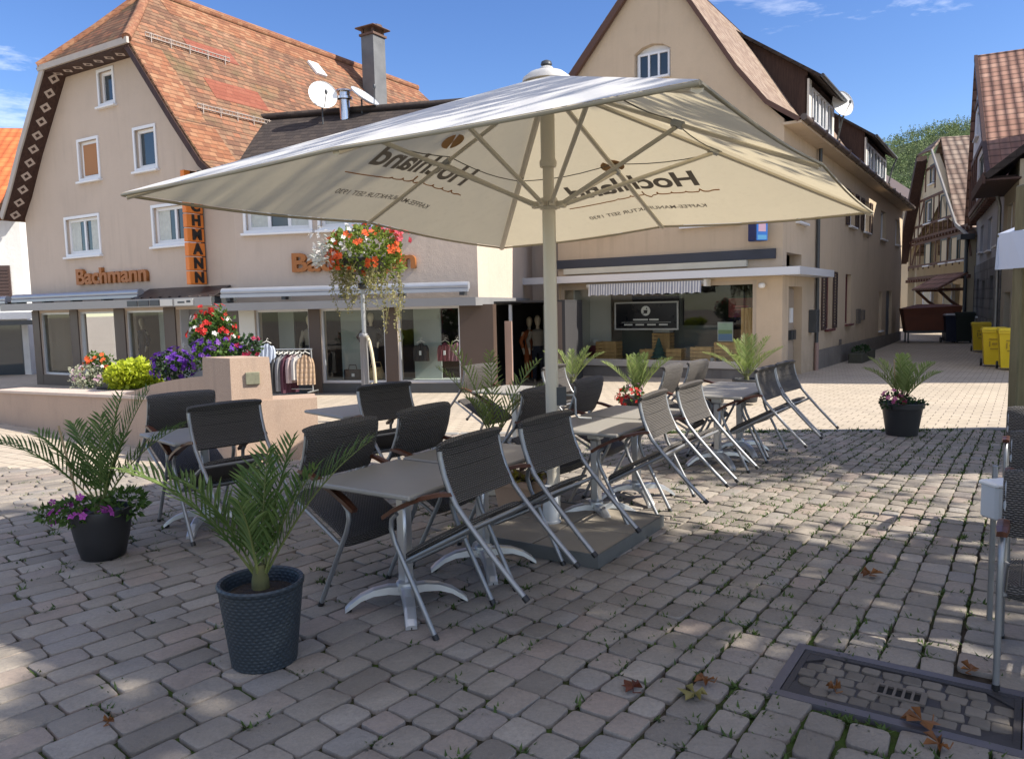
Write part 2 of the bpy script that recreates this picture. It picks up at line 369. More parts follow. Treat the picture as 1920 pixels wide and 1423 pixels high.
ch.build('chimney', [M('slate_clad_chimney', (.13,.135,.14), .7, 0, .35, 2.5, .5, 12), M('rusty_cowl', (.12,.07,.05), .7, .2, .3, 6)], roof)
# decorated verge soffit on the left and top, bargeboards
mb = MB()
lp = [(-8.95,4.35),(-8.45,4.98),(-7.75,6.0),(-6.3,7.93)]
for p, q in zip(lp[:-1], lp[1:]): mb.sheet([(p[0]+.06,-.55,p[1]),(q[0]+.06,-.55,q[1]),(q[0]+.06,-.003,q[1]),(p[0]+.06,-.003,p[1])], (-1,0,.8), .03, 0)
mb.box(-6.4,-2.7,-.55,-.003,7.86,7.92, 0)
DI = WHITE
def diamond(c, a, b, r): 
    for k in range(4):
        w0, w1 = math.pi/2*k, math.pi/2*(k+1)
        p = [c + (a*math.cos(w)+b*math.sin(w))*q for w, q in ((w0,r),(w1,r),(w1,r*.45),(w0,r*.45))]; mb.poly(p, 1)
segs = []
for k in range(11):
    s = .04 + .92*k/10
    L = [((lp[i+1][0]-lp[i][0])**2+(lp[i+1][1]-lp[i][1])**2)**.5 for i in range(3)]; d = s*sum(L); i = 0
    while d > L[i] and i < 2: d -= L[i]; i += 1
    p, q = Vector((lp[i][0]+.06,0,lp[i][1])), Vector((lp[i+1][0]+.06,0,lp[i+1][1])); t = (q-p).normalized(); c = p + t*d
    nn = Vector((t.z,0,-t.x)); diamond(c + nn*.036 + Vector((0,-.28,0)), t, Vector((0,1,0)), .15)
for k in range(8): diamond(Vector((-6.1+.45*k,-.28,7.855)), Vector((1,0,0)), Vector((0,1,0)), .14)
mb.build('verge_soffit', [DBROWN, M('pinkish_ornament', (.5,.42,.37), .7)], A, fix=False)
mb = MB()
for p, q in zip(lp[:-1], lp[1:]):
    mb.sheet([(p[0]-.02,-.6,p[1]+.1),(q[0]-.02,-.6,q[1]+.1),(q[0]+.1,-.6,q[1]-.03),(p[0]+.1,-.6,p[1]-.03)], (0,-1,0), .04)
mb.box(-6.45,-2.6,-.62,-.56,7.9,8.04)
mb.build('bargeboard', M('pale_bargeboard', (.42,.38,.34), .7), A)
mb = MB()
rp = [(-2.78,7.95),(-1.2,5.95),(-.35,4.93),(.35,4.42)]
for p, q in zip(rp[:-1], rp[1:]): mb.sheet([(p[0]-.02,-.53,p[1]+.06),(q[0]-.02,-.53,q[1]+.06),(q[0]-.1,-.53,q[1]-.06),(p[0]-.1,-.53,p[1]-.06)], (0,-1,0), .5)
mb.build('verge_board', DBROWN, A)
# shop canopy with fascia, folded awnings
mb = MB(); mb.box(-9.3,-.15,-.62,-.037,1.80,1.98, 0); mb.box(-9.3,-.15,-.625,-.6,1.79,1.985,1)
mb.build('shop_canopy', [DGREY, M('grey_fascia', (.30,.29,.28), .5, .1, .12, 2)], A)
mb = MB(); mb.sheet([(-3.2,-.6,1.99),(-.2,-.6,1.99),(-.2,-.04,2.25),(-3.2,-.04,2.25)], (0,-.5,1), .04)
for k in range(9): mb.box(-3.15+k*.36,-3.12+k*.36,-.6,-.05,2.0,2.03)
mb.build('canopy_roof', M('dark_sheet_roof', (.05,.04,.04), .4, .3), A)
AWM = M('grey_awning_cassette', (.36,.38,.42), .35, .4, .12, 2)
def awning(par, u0, u1, y, z, r=.09):
    m = MB(); m.tube([(u0,y,z),(u1,y,z)], r, 14, 0); m.box(u0,u1,y-.10,y-.03,z-.13,z-.06,0)
    for k in range(5): uu = u0+.15+(u1-u0-.3)*k/4; m.box(uu-.05,uu+.05,y-.05,y+.22,z-.2,z-.09,1)
    return m.build('folded_awning', [AWM, DGREY], par, 40)
awning(A, -9.0, -3.1, -.36, 2.16); awning(A, -12.0, -9.35, -.36, 2.14)
mb = MB()
for k in range(4): mb.box(-8.75+k*.18,-8.6+k*.18,-.66,-.63,1.82,1.94)
# sign plates on the fascia
m = MB()
for (a,b_) in ((-3.25,-2.85),(-2.8,-2.4),(-2.35,-2.0)): m.box(a,b_,-.645,-.627,1.82,1.95,0)
m.box(-1.95,-1.5,-.645,-.627,1.81,1.96,1); m.box(-1.42,-.75,-.645,-.627,1.81,1.96,1); m.box(-1.3,-1.05,-.65,-.646,1.86,1.9,0); m.box(-.98,-.84,-.65,-.646,1.87,1.92,0)
m.build('fascia_plates', [DGREY, OFFW], A)

# ------------------------------------------------------------------ flat fronted shop wing
B = thing('shop_wing', 'low rose coloured shop wing with dark tiled roof and long silver awning', 'house', (-2.931,17.112,0), -11.9)
wB = [(-3.05,-1.5,3.45,4.5),(-1.25,.9,3.45,4.5)]
shopB = [(-2.96,-1.63,.0,1.66),(-1.36,.17,.0,1.66),(.45,1.88,.0,1.66)]
mb = MB(); mb.prism(rect(-3.35,2.3,-.6,4.7), 0, .3, 0, [rect(*w) for w in wB] + [rect(*w) for w in shopB])
mb.box(2.05,2.3,.3,6.5,1.7,4.7,0)
mb.prism([(.3,4.7),(6.5,4.7),(6.5,4.9),(3.0,6.55)], 2.05, 2.3, 0, axes='yz')
mb.build('front_wall', ROSE2, B)
window(B, *wB[0], rec=.08, fw=.075, mull=2, trim=.06, curtain=True); window(B, *wB[1], rec=.08, fw=.075, mull=3, trim=.06, curtain=True)
for w in shopB: window(B, *w, rec=.05, fw=.05, mull=0, pane=GLASS, frame=LGREY, sill=False, name='shop_window')
for (u0,u1) in ((-1.63,-1.36),(.17,.45),(1.88,2.62)): clad(B, u0, u1, -.04, -.6, 1.68, BROWN)
clad(B, -3.35, -2.96, -.03, -.6, 1.68, OFFW)
for (u0,u1,a,b_) in shopB: clad(B, u0, u1, -.03, -.6, -.01, DGREY, 'stall_riser')
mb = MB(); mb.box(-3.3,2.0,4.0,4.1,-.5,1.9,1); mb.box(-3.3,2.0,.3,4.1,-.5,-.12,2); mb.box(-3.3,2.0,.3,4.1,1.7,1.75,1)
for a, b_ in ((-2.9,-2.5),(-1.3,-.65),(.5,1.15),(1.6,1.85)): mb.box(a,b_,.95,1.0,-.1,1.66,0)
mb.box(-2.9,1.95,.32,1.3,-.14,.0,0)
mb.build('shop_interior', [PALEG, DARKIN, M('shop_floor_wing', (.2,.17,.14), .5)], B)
mb = MB(); slope(mb, [(-3.25,-.35,4.45),(2.5,-.35,4.45),(2.5,3.0,6.65),(-4.9,3.0,6.65)], .1); slope(mb, [(-4.9,3.0,6.65),(2.5,3.0,6.65),(2.5,6.6,4.6),(-4.9,6.6,4.6)], .1)
rB = mb.build('roof', BTILE, B)
m = MB(); m.tube([(-4.4,2.95,6.68),(2.5,2.95,6.68)], .09, 8); m.build('ridge_tiles', BTILE, rB, 60)
m = MB(); m.lathe([(.13,0),(.13,.62),(.2,.64),(.2,.70),(.15,.72),(.15,.80),(.24,.82),(.2,.86)], 16, (-1.73,2.7,6.25)); m.build('flue_pipe', M('shiny_flue', (.6,.6,.6), .2, .95, .1, 4), rB, 40)
mb = MB(); mb.box(-3.55,2.35,-.62,-.045,1.67,1.82,0); mb.box(-3.55,2.4,-.63,-.605,1.66,1.83,1); mb.box(2.37,2.4,-.6,5.5,1.66,1.83,1); mb.box(2.0,2.37,-.045,5.5,1.70,1.82,0); mb.box(2.06,2.29,.31,5.5,1.83,2.02,0)
mb.build('shop_canopy', [DGREY, MGREY], B)
awning(B, -3.5, 2.2, -.38, 2.08, .085)
mb = MB(); mb.box(1.9,5.2,6.6,6.8,-.5,4.7); mb.build('rear_wall', ROSE2, B)
# side entrance in the passage: brown post, glazed door, pale door leaf
mb = MB(); mb.box(2.32,2.62,.0,.28,-.5,1.68,0); mb.box(2.75,2.9,.5,.6,-.5,1.3,1); mb.box(2.05,2.12,1.3,5.2,-.5,1.7,2); mb.box(2.70,2.77,1.2,1.27,-.5,1.66,3); mb.box(3.95,4.02,1.0,4.3,-.5,1.70,2); mb.box(2.12,3.95,4.2,4.3,-.5,1.7,2); mb.box(2.12,4.02,1.0,4.3,1.705,1.74,2); mb.box(3.75,3.95,1.0,1.1,-.5,1.7,0)
mb.build('side_entrance', [BROWN, M('pinkish_post', (.3,.2,.16), .7), DARKIN, LGREY], B)
m = MB(); T = Matrix.Translation((3.28,2.6,0)) @ Matrix.Rotation(R(12), 4, 'Z'); m.bbox(-.02,.55,-.02,.02,-.3,1.64,.008,0,T); m.build('door_leaf', M('grey_green_door', (.26,.29,.27), .5), B)
# ------------------------------------------------------------------ sand coloured corner house with coffee shop
C = thing('corner_house', 'sand coloured corner house with steep gable, two dark wooden dormers and a shop window', 'house', (1.34,21.49,0), -33.1)
DL = 22.0
outer = [(0,-.8),(6,-.8),(6,5.75),(5.55,6.18),(4.9,7.0),(3.72,8.82),(2.85,10.1),(0,7.0)]
wC = [(.7,1.9,3.5,4.7),(3.55,5.0,3.5,4.7)]
aw = (2.36,3.2,7.22,7.86); arch = [(2.3,7.16),(3.26,7.16),(3.26,7.86),(3.05,7.99),(2.78,8.04),(2.51,7.99),(2.3,7.86)]
mb = MB(); mb.prism(outer, 0, .3, 0, [rect(*w) for w in wC] + [arch, rect(.05,5.4,.05,2.12)])
mb.build('front_wall', SAND, C)
dw = [(1.25,2.25,3.55,4.5),(8.3,9.4,3.95,5.05),(11.1,12.3,3.95,5.05),(15.2,16.6,3.95,5.05),(19.6,20.9,3.95,5.05),(4.85,5.85,.75,2.42),(7.95,8.95,.8,2.4),(15.2,16.0,.3,1.85),(17.2,19.0,-.3,1.9)]
mb = MB(); mb.prism([(.302,-.9),(DL,-.9),(DL,5.75),(.302,5.75)], 5.7, 6.0, 0, [rect(*w) for w in dw] + [rect(.6,2.0,-.5,1.95), rect(.35,1.9,2.42,2.75)], axes='yz')
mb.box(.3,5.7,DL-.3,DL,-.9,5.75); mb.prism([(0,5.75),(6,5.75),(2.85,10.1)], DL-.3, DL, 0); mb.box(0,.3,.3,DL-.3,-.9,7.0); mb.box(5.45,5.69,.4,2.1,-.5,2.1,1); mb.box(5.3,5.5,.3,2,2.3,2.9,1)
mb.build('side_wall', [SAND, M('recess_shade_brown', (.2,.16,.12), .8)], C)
mb = MB(); mb.prism([(3.85,-.9),(DL+.02,-.9),(DL+.02,.0),(3.85,.22)], 6.003, 6.05, axes='yz'); mb.box(.0,5.99,-.05,-.003,-.8,-.02)
mb.build('plinth', stucco('grey_plinth', (.22,.2,.18), .3), C)
def side(f, x=6.0): f.location = (x,0,0); f.rotation_euler = (0,0,R(90)); return f
window(C, *wC[0], rec=.1, mull=1); window(C, *wC[1], rec=.1, mull=2)
fa = window(C, *aw, rec=.1, mull=2, fw=.05, sill=True)
m = MB(); m.prism(arch, .17, .2, 0, [rect(aw[0]+.01,aw[1]-.01,aw[2]+.01,aw[3]-.01)]); m.build('arched_head', WFRAME, fa)
REDW = M('dark_red_window_frame', (.12,.03,.03), .5); GWIN = M('grey_blue_door', (.13,.16,.19), .5)
for k, w in enumerate(dw):
    if k == 8:
        m = MB(); m.box(w[0],w[1],.12,.18,w[2],w[3],0); m.box(w[0]+.1,w[1]-.1,.1,.119,.2,1.0,0); m.box(w[0]+.1,w[1]-.1,.1,.119,1.1,1.8,0); side(m.build('garage_door', GWIN, C)); continue
    side(window(C, *w, rec=.12, fw=.07, mull=1 if w[1]-w[0] > 1.05 else 0, frame=REDW if k in (5,6) else WFRAME))
SHUT = M('brown_shutter', (.06,.035,.03), .6, 0, .2, 4, .5, 6)
def shutters(par, y0, y1, z0, z1, x, w=.55):
    for a in (y0-w-.03, y1+.03):
        m = MB(); m.prism(rect(a,a+w,z0,z1), -.05, -.015, 0, [rect(a+.06,a+w-.06,z0+.06,z1-.06)])
        n = 18
        for k in range(n):
            z = z0+.06+(z1-z0-.12)*k/n; T = Matrix.Translation((a+w/2,-.032,z+.03)) @ Matrix.Rotation(R(35),4,'X'); m.box(-w/2+.055,w/2-.055,-.02,.02,-.005,.005,0,T)
        o = m.build('shutter', SHUT, par); o.location = (x,0,0); o.rotation_euler = (0,0,R(90))
shutters(C, 4.85, 5.85, .75, 2.42, 6.0); shutters(C, 8.3, 9.4, 3.95, 5.05, 6.0); shutters(C, 11.1, 12.3, 3.95, 5.05, 6.0)
# entrance door on the side with letter boxes
m = MB(); m.box(.6,2.0,.24,.3,-.5,1.95,0); m.box(.62,1.3,.2,.239,-.3,1.9,1); m.box(1.34,1.98,.2,.239,-.3,1.9,0); m.box(1.5,1.8,.17,.2,1.05,1.42,2); m.box(1.42,1.62,.12,.2,.62,.86,3); m.box(1.7,1.92,.12,.2,.62,.86,3)
side(m.build('side_door', [M('beige_door_surround', (.36,.29,.22), .7), M('brown_grey_door', (.12,.1,.09), .5), WHITE, DGREY], C))
m = MB(); m.bbox(2.75,3.05,-.22,-.003,.75,1.35,.01,0); side(m.build('letter_box', DGREY, C))
m = MB(); WBX = M('weathered_box', (.14,.12,.1), .7)
for q in ((9.95,10.6,-.06,.75,1.25),(11.0,11.4,-.08,.85,1.2)): m = MB(); m.box(q[0],q[1],q[2],-.003,q[3],q[4]); side(m.build('meter_box', WBX, C))
m = MB(); m.box(7.0,7.35,-.02,-.003,.12,.36); side(m.build('vent_grille', WBX, C))
m = MB(); m.tube([(6.1,3.45,5.7),(6.1,3.45,5.2),(6.07,3.45,5.0),(6.07,3.45,.45)], .05, 10); p = m.build('downpipe', DGREY, C, 60)
m = MB(); m.tube([(6.07,3.45,.45),(6.07,3.45,-.35)], .06, 10); m.build('pipe_foot', M('rusty_pink_pipe', (.3,.2,.17), .7), p, 60)
# flat canopy round the corner, fascia board, folded striped awning
m = MB(); m.prism([(-1.15,-.5),(6.5,-.5),(6.5,3.4),(6.052,3.4),(6.052,-.053),(-1.15,-.053)], 2.2, 2.38, 0, axes='xy'); m.build('flat_canopy', M('pale_sheet_canopy', (.62,.63,.66), .4, .2, .05, 1), C)
m = MB(); m.box(.0,5.85,-.09,-.003,2.6,2.83,0); m.box(.25,5.2,-.16,-.003,2.44,2.59,1); m.build('shutter_box', [M('dark_blue_grey_box', (.035,.04,.055), .6, 0, .3, 3), M('cream_board', (.55,.52,.42), .7, 0, .15, 2)], C)
mb = MB(); n = 84; u0, u1 = 1.15, 4.2
SA, SBm = M('awning_white_stripe', (.66,.66,.66), .8), M('awning_grey_stripe', (.27,.29,.36), .8)
for k in range(n):
    a, b = u0+(u1-u0)*k/n, u0+(u1-u0)*(k+1)/n; d = -.44+.012*math.sin(k*.9)
    zl = 1.83+.035*abs(math.sin(k*math.pi/7)); mb.poly([(a,-.43,2.14),(b,-.43,2.14),(b,d,1.99),(a,d,1.99)], k % 2); mb.poly([(a,d,1.99),(b,d,1.99),(b,d-.01,zl),(a,d-.01,zl)], k % 2)
aw_o = mb.build('striped_awning', [SA, SBm], C, fix=False)
m = MB(); m.tube([(u0-.1,-.32,2.1),(u1+.1,-.32,2.1)], .06, 12); m.box(u1+.05,u1+.12,-.42,-.1,2.0,2.17); m.build('awning_roller', OFFW, aw_o, 60)
m = MB(); m.lathe([(.05,0),(.08,.03),(.08,.09),(.05,.12)], 14, (5.55,-.1,1.92)); m.build('wall_lamp', WHITE, C, 50)
# shop window with interior
BEIGE = M('beige_shop_frame', (.46,.38,.29), .5, 0, .06, 2)
f = window(C, .05, 5.4, .05, 2.12, rec=.04, fw=.1, mull=0, pane=GLASS, frame=BEIGE, sill=False, name='shop_window')
m = MB(); m.bbox(-.0,5.45,-.10,.04,-.02,.16,.012); m.build('sill', M('stone_sill', (.46,.42,.37), .8), f)
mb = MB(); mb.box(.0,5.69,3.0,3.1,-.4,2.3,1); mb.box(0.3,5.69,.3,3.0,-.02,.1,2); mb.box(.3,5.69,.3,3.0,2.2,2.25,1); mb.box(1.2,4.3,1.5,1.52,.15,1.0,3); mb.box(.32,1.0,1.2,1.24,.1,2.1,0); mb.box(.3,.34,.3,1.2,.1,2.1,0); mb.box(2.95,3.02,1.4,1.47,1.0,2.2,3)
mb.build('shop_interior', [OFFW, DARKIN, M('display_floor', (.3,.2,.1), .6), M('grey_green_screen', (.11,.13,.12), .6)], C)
# roof
pr = [(2.85,10.25),(3.75,8.95),(4.95,7.1),(5.65,6.22),(6.38,5.72)]
mb = MB()
for p, q in zip(pr[:-1], pr[1:]): slope(mb, [(p[0],-.14,p[1]),(p[0],DL+.2,p[1]),(q[0],DL+.2,q[1]),(q[0],-.14,q[1])], .09)
slope(mb, [(2.85,-.14,10.25),(-.4,-.14,6.72),(-.4,DL+.2,6.72),(2.85,DL+.2,10.25)], .09)
rC = mb.build('roof', GTILE, C)
m = MB()
for p, q in zip(pr[:-1], pr[1:]): m.sheet([(p[0],-.15,p[1]-.01),(q[0],-.15,q[1]-.01),(q[0]-.06,-.15,q[1]-.09),(p[0]-.06,-.15,p[1]-.09)], (0,-1,0), .1)
m.sheet([(2.85,-.17,10.2),(-.42,-.17,6.66),(-.3,-.17,6.5),(2.85,-.17,10.0)], (0,-1,0), .12)
m.build('verge_board', M('red_brown_verge', (.10,.05,.036), .7), rC)
m = MB(); m.tube([(6.45,-.1,5.72),(6.45,DL+.2,5.72)], .075, 10); m.box(6.0,6.4,-.1,DL,5.6,5.66,1)
for k in range(14): m.box(6.36,6.54,.5+k*1.6,.54+k*1.6,5.63,5.80)
m.build('gutter', [M('copper_brown_gutter', (.12,.09,.075), .45, .5), SAND], rC, 50)
DW = woodmat('dark_dormer_boards', (.03,.016,.013), (.07,.04,.03), .7, (6,6,.4))
def dormer(y0, y1, glazed):
    m = MB(); zr = lambda x: 10.2-1.49*(x-2.85)
    for yy in (y0, y1-.08): m.prism([(3.15,9.8),(5.2,8.3),(5.2,6.7)], yy, yy+.08, 0, axes='xz')
    m.box(5.14,5.2,y0,y1,6.7,8.2,0)
    d = m.build('dormer', DW, rC)
    s = MB(); slope(s, [(2.95,y0-.2,9.98),(2.95,y1+.2,9.98),(5.62,y1+.2,8.12),(5.62,y0-.2,8.12)], .09, 0); s.build('dormer_roof', BTILE, d)
    g = MB(); g.tube([(5.66,y0-.2,8.08),(5.66,y1+.3,8.08)], .06, 8); g.tube([(5.66,y1+.2,8.05),(5.5,y1+.1,7.6),(5.35,y1+.1,6.9)], .035, 6); g.build('dormer_gutter', DGREY, d, 60)
    n = 2 if glazed else 1
    for k in range(3):
        a = y0+.5+k*(y1-y0-.6)/3; w = window(d, a, a+(y1-y0-.9)/3, 6.95, 7.95, y=-.03, rec=-.03, fw=.08, mull=1, sill=False); w.location = (5.2,0,0); w.rotation_euler = (0,0,R(90))
    for a, b in ((y0-.02,y0+.3),(y1-.25,y1)): e = MB(); e.box(5.2,5.26,a,b,6.75,8.1); e.build('dormer_cladding', OFFW, d)
dormer(5.9, 9.6, False); dormer(16.2, 22.0, True)
m = MB()
for k in range(2): 
    T = Matrix.Translation((5.0,12.0+k*1.5,7.06)) @ Matrix.Rotation(math.atan2(1.5,1), 4, 'Y'); m.bbox(-.5,.5,-.35,.35,-.02,.06,.01,0,T); 
m.build('roof_window', STEEL, rC)
def wpt(o, x, y, z):
    a = o.rotation_euler.z; return (o.location.x + x*math.cos(a) - y*math.sin(a), o.location.y + x*math.sin(a) + y*math.cos(a), z + o.location.z)
def frame_of(o): return math.degrees(o.rotation_euler.z)

def dish(name, label, loc, yaw, tilt, r, mat, arm=True, mast=.35):
    t = thing(name, label, 'satellite dish', loc, yaw)
    T = Matrix.Translation((0,-.06,mast)) @ Matrix.Rotation(R(90-tilt), 4, 'X')
    m = MB(); i = [(r*k/6, .22*r*(k/6)**2) for k in range(1,7)]; m.lathe([(.01,0)]+i+[(r*1.0,.22*r+.012)]+[(a,b-.015) for a,b in i[::-1]]+[(.01,-.015)], 24, m=0, T=T); m.build('reflector', mat, t, 50)
    m = MB(); m.tube([(0,.0,0),(0,.0,mast),(0,-.04,mast)], .022, 8); a = T @ Vector((0,-r*.9,.2*r)); b = T @ Vector((0,-r*.35,.95*r)); m.tube([a,b], .012, 6); m.lathe([(.03,0),(.04,.05),(.025,.1)], 10, tuple(b)); m.build('mount', DGREY, t, 50)
    return t
dish('satellite_dish', 'white satellite dish facing the square on the dark roof of the wing', wpt(B, -2.2, 2.4, 6.2), 28, 15, .36, WHITE, mast=.72)
dish('satellite_dish', 'grey satellite dish behind the steel flue pipe, turned edge-on', wpt(B, -1.35, 2.9, 6.5), 62, 50, .4, LGREY, mast=.42)
dish('satellite_dish', 'white satellite dish seen from its side on the first dark dormer', wpt(C, 5.5, 9.2, 7.2), 18, 12, .42, WHITE, mast=.75)

# ------------------------------------------------------------------ signs
ORL = M('orange_brown_letters', (.34,.12,.025), .5, 0, .08, 4); ORS = M('bright_orange_sign', (.70,.20,.03), .5, 0, .06, 3)
t = thing('lettering_sign', 'smaller orange brown Bachmann lettering between the two lower gable windows', 'sign', wpt(A, -4.78, -.05, 2.63), -31.3)
o = text_obj('letters', 'Bachmann', ORL, .56, (0,0,0), (R(90),0,0), t, .045, .017); o.scale = (1.36,1,1)
t = thing('lettering_sign', 'long orange brown Bachmann lettering on the wing behind the flower ball', 'sign', wpt(B, -.5, -.05, 2.67), -11.9)
o = text_obj('letters', 'Bachmann', ORL, .56, (0,0,0), (R(90),0,0), t, .045, .017); o.scale = (1.27,1,1)
t = thing('projecting_sign', 'tall orange box sign with one black letter per box', 'sign', wpt(A, -1.0, 0, 0), -31.3)
BLK = M('black_letters', (.012,.01,.01), .5)
for k, chh in enumerate('BACHMANN'):
    z1 = 4.86 - k*.325; m = MB(); m.bbox(-.13,.0,-.5,-.04,z1-.30,z1,.012); bx = m.build('letter_box', ORS, t)
    o = text_obj('letter', chh, BLK, .33, (.012,-.25,z1-.152), (R(90),0,R(90)), bx, .012, .014)
m = MB(); m.box(-.09,-.05,-.08,.02,2.3,4.9); m.build('bracket', DGREY, t)
t = thing('illuminated_sign', 'small blue and navy box sign near the corner above the shop canopy', 'sign', wpt(C, 5.5, -.3, 3.27), -33.1)
T = Matrix.Rotation(R(-38), 4, 'Z'); NAVY = M('navy_panel', (.012,.025,.11), .35); SKYB = M('bright_blue_panel', (.03,.22,.72), .35, 0, .2, 5)
m = MB(); m.bbox(-.16,.16,-.16,.16,-.27,.27,.02,0,T); m.build('sign_box', NAVY, t)
m = MB(); m.box(.161,.166,-.15,.15,-.26,.26,0,T); m.box(.167,.17,-.1,.1,-.06,.12,1,T); m.box(.167,.169,-.12,.12,-.24,-.14,2,T); m.build('sign_face', [SKYB, M('pale_pink_panel', (.8,.5,.6), .4), M('light_cyan', (.15,.5,.8), .4)], t)
m = MB(); m.box(-.1,-.08,-.1,-.04,-.22,-.2,0,T); m.tube([(0,.15,.1),(0,.3,.1)], .02, 6); m.build('bracket', WHITE, t)

# ------------------------------------------------------------------ things inside the coffee shop window
def inC(x, y, z=0): return wpt(C, x, y, z)
CRATE = woodmat('pale_crate_wood', (.50,.30,.12), (.66,.42,.18), .7)
def crate(x, y, z, w, d, h, label, rz=0):
    t = thing('wooden_crate', label, 'crate', inC(x,y,z), -33.1+rz, 'slatted crates in the shop window')
    m = MB(); n = max(3, int(h/.09))
    for k in range(n):
        z0 = h*k/n+.006; z1 = h*(k+1)/n-.012
        m.box(-w/2,w/2,-d/2,-d/2+.014,z0,z1); m.box(-w/2,w/2,d/2-.014,d/2,z0,z1); m.box(-w/2,-w/2+.014,-d/2+.015,d/2-.015,z0,z1); m.box(w/2-.014,w/2,-d/2+.015,d/2-.015,z0,z1)
    m.build('slats', CRATE, t)
    m = MB()
    for sx in (-1,1):
        for sy in (-1,1): m.box(sx*(w/2-.03)-.012,sx*(w/2-.03)+.012,sy*(d/2-.03)-.012,sy*(d/2-.03)+.012,0,h)
    m.build('posts', CRATE, t); m = MB(); m.box(-w/2+.016,w/2-.016,-d/2+.016,d/2-.016,.008,.02); m.build('base', CRATE, t)
crate(1.2,.65,.1,.62,.4,.5,'slatted crate left of the shop window centre under trailing greenery')
crate(2.35,.75,.1,.42,.36,.3,'low slatted crate left of the small green tree in the window')
crate(2.62,1.05,.1,.5,.35,.72,'tall slatted crate behind the small green tree, a grey box on it')
crate(3.1,.75,.1,.42,.36,.32,'low slatted crate right of the small green tree in the window')
crate(3.85,.7,.1,.55,.4,.38,'long low crate right of the window centre with cups beside it')
crate(4.45,.85,.1,.6,.4,.5,'crate under the green and blue poster in the shop window')
t = thing('plank_screen', 'tall upright pale plank screen at the right end of the shop window', 'screen', inC(5.02,.8,.1), -33.1)
m = MB()
for k in range(5): m.bbox(-.22+k*.09,-.135+k*.09,-.012,.012,0,1.35,.004)
m.build('boards', CRATE, t); m = MB(); m.box(-.22,.23,.013,.035,.2,.26); m.box(-.22,.23,.013,.035,1.1,1.16); m.build('battens', CRATE, t)
t = thing('shop_board', 'black hanging board with white coffee cup emblem in the shop window', 'sign', inC(2.42,.36,1.3), -33.1)
m = MB(); m.box(-.86,.86,-.01,.01,-.34,.32); m.build('panel', M('black_board', (.008,.008,.01), .3), t)
m = MB(); m.prism(rect(-.9,.9,-.38,.36), -.016, .016, 0, [rect(-.86,.86,-.34,.32)]); m.build('rim', M('silver_rim', (.5,.48,.46), .5), t)
m = MB(); cx = 0.0
pts = [(.13*math.cos(2*math.pi*k/20), .12+.13*math.sin(2*math.pi*k/20)) for k in range(20)]
m.prism(pts, -.014, -.011, 0, [[(-.05,.05),(.04,.05),(.055,.14),(-.065,.14)], [(.0,.16),(.05,.16),(.03,.22)], [(-.09,.03),(-.06,.02),(-.07,.1)]])
for (a,b,z) in ((-.36,.06,-.11),(.1,.36,-.11)): m.box(a,b,-.014,-.011,z-.02,z+.02)
m.box(-.7,.7,-.014,-.011,-.185,-.178)
for k in range(4): a = -.62+k*.33; m.box(a,a+.24,-.014,-.011,-.26,-.225)
m.build('emblem', M('chalk_white', (.7,.68,.64), .7), t)
t = thing('poster', 'green and blue poster standing on a crate in the shop window', 'poster', inC(4.4,.8,.6), -33.1)
m = MB(); m.box(-.2,.2,-.008,.008,0,.5); m.build('panel', M('pale_poster', (.5,.55,.5), .5), t); m = MB(); m.box(-.18,.18,-.011,-.009,.03,.2,0); m.box(-.18,.18,-.011,-.009,.2,.3,1); m.box(-.18,.18,-.011,-.009,.3,.47,2); m.build('picture', [M('poster_blue', (.1,.25,.45), .5), M('poster_green', (.2,.35,.15), .5), M('poster_mint', (.45,.6,.45), .5)], t)
t = thing('poster', 'dark red notice hanging on the right inside the shop window', 'poster', inC(4.55,1.6,1.45), -33.1)
m = MB(); m.box(-.32,.32,-.008,.008,-.25,.25,0); m.box(-.2,.2,-.011,-.009,.02,.05,1); m.box(-.15,.15,-.011,-.009,-.06,-.03,1); m.build('panel', [M('dark_red_notice', (.17,.01,.015), .5), M('notice_red_line', (.4,.05,.05), .5)], t)
t = thing('bag_of_beans', 'dark red bag with white top on the left in the shop window', 'bag', inC(.75,.7,.1), -33.1)
m = MB(); m.lathe([(.15,0),(.2,.06),(.2,.3),(.14,.38)], 14, sy=.7); m.build('bag_body', M('wine_red_bag', (.12,.02,.03), .6), t, 60); m = MB(); m.lathe([(.08,.38),(.11,.45),(.1,.52),(.05,.55)], 12); m.build('bag_top', OFFW, t, 60)
t = thing('paper_tree', 'small dark green cone tree in the middle of the shop window', 'decoration', inC(2.7,.55,.1), -33.1)
m = MB()
for k in range(5): m.lathe([(.23-.04*k,.08+.1*k),(.21-.04*k,.1+.1*k),(.1-.02*k,.2+.1*k)], 12)
m.build('cone', M('bottle_green', (.03,.09,.075), .6, 0, .2, 10), t, 60); m = MB(); m.lathe([(.09,0),(.09,.02),(.03,.03),(.03,.09)], 10); m.build('foot', BLACK, t)
t = thing('storage_box', 'grey box with a pale bundle on the tall crate in the window', 'box', inC(2.62,1.05,.82), -33.1)
m = MB(); m.bbox(-.24,.24,-.15,.15,0,.12,.012); m.build('box_body', LGREY, t); m = MB(); m.lathe([(.05,.12),(.16,.15),(.14,.22),(.04,.26)], 12, sy=.8); m.build('bundle', OFFW, t, 60)
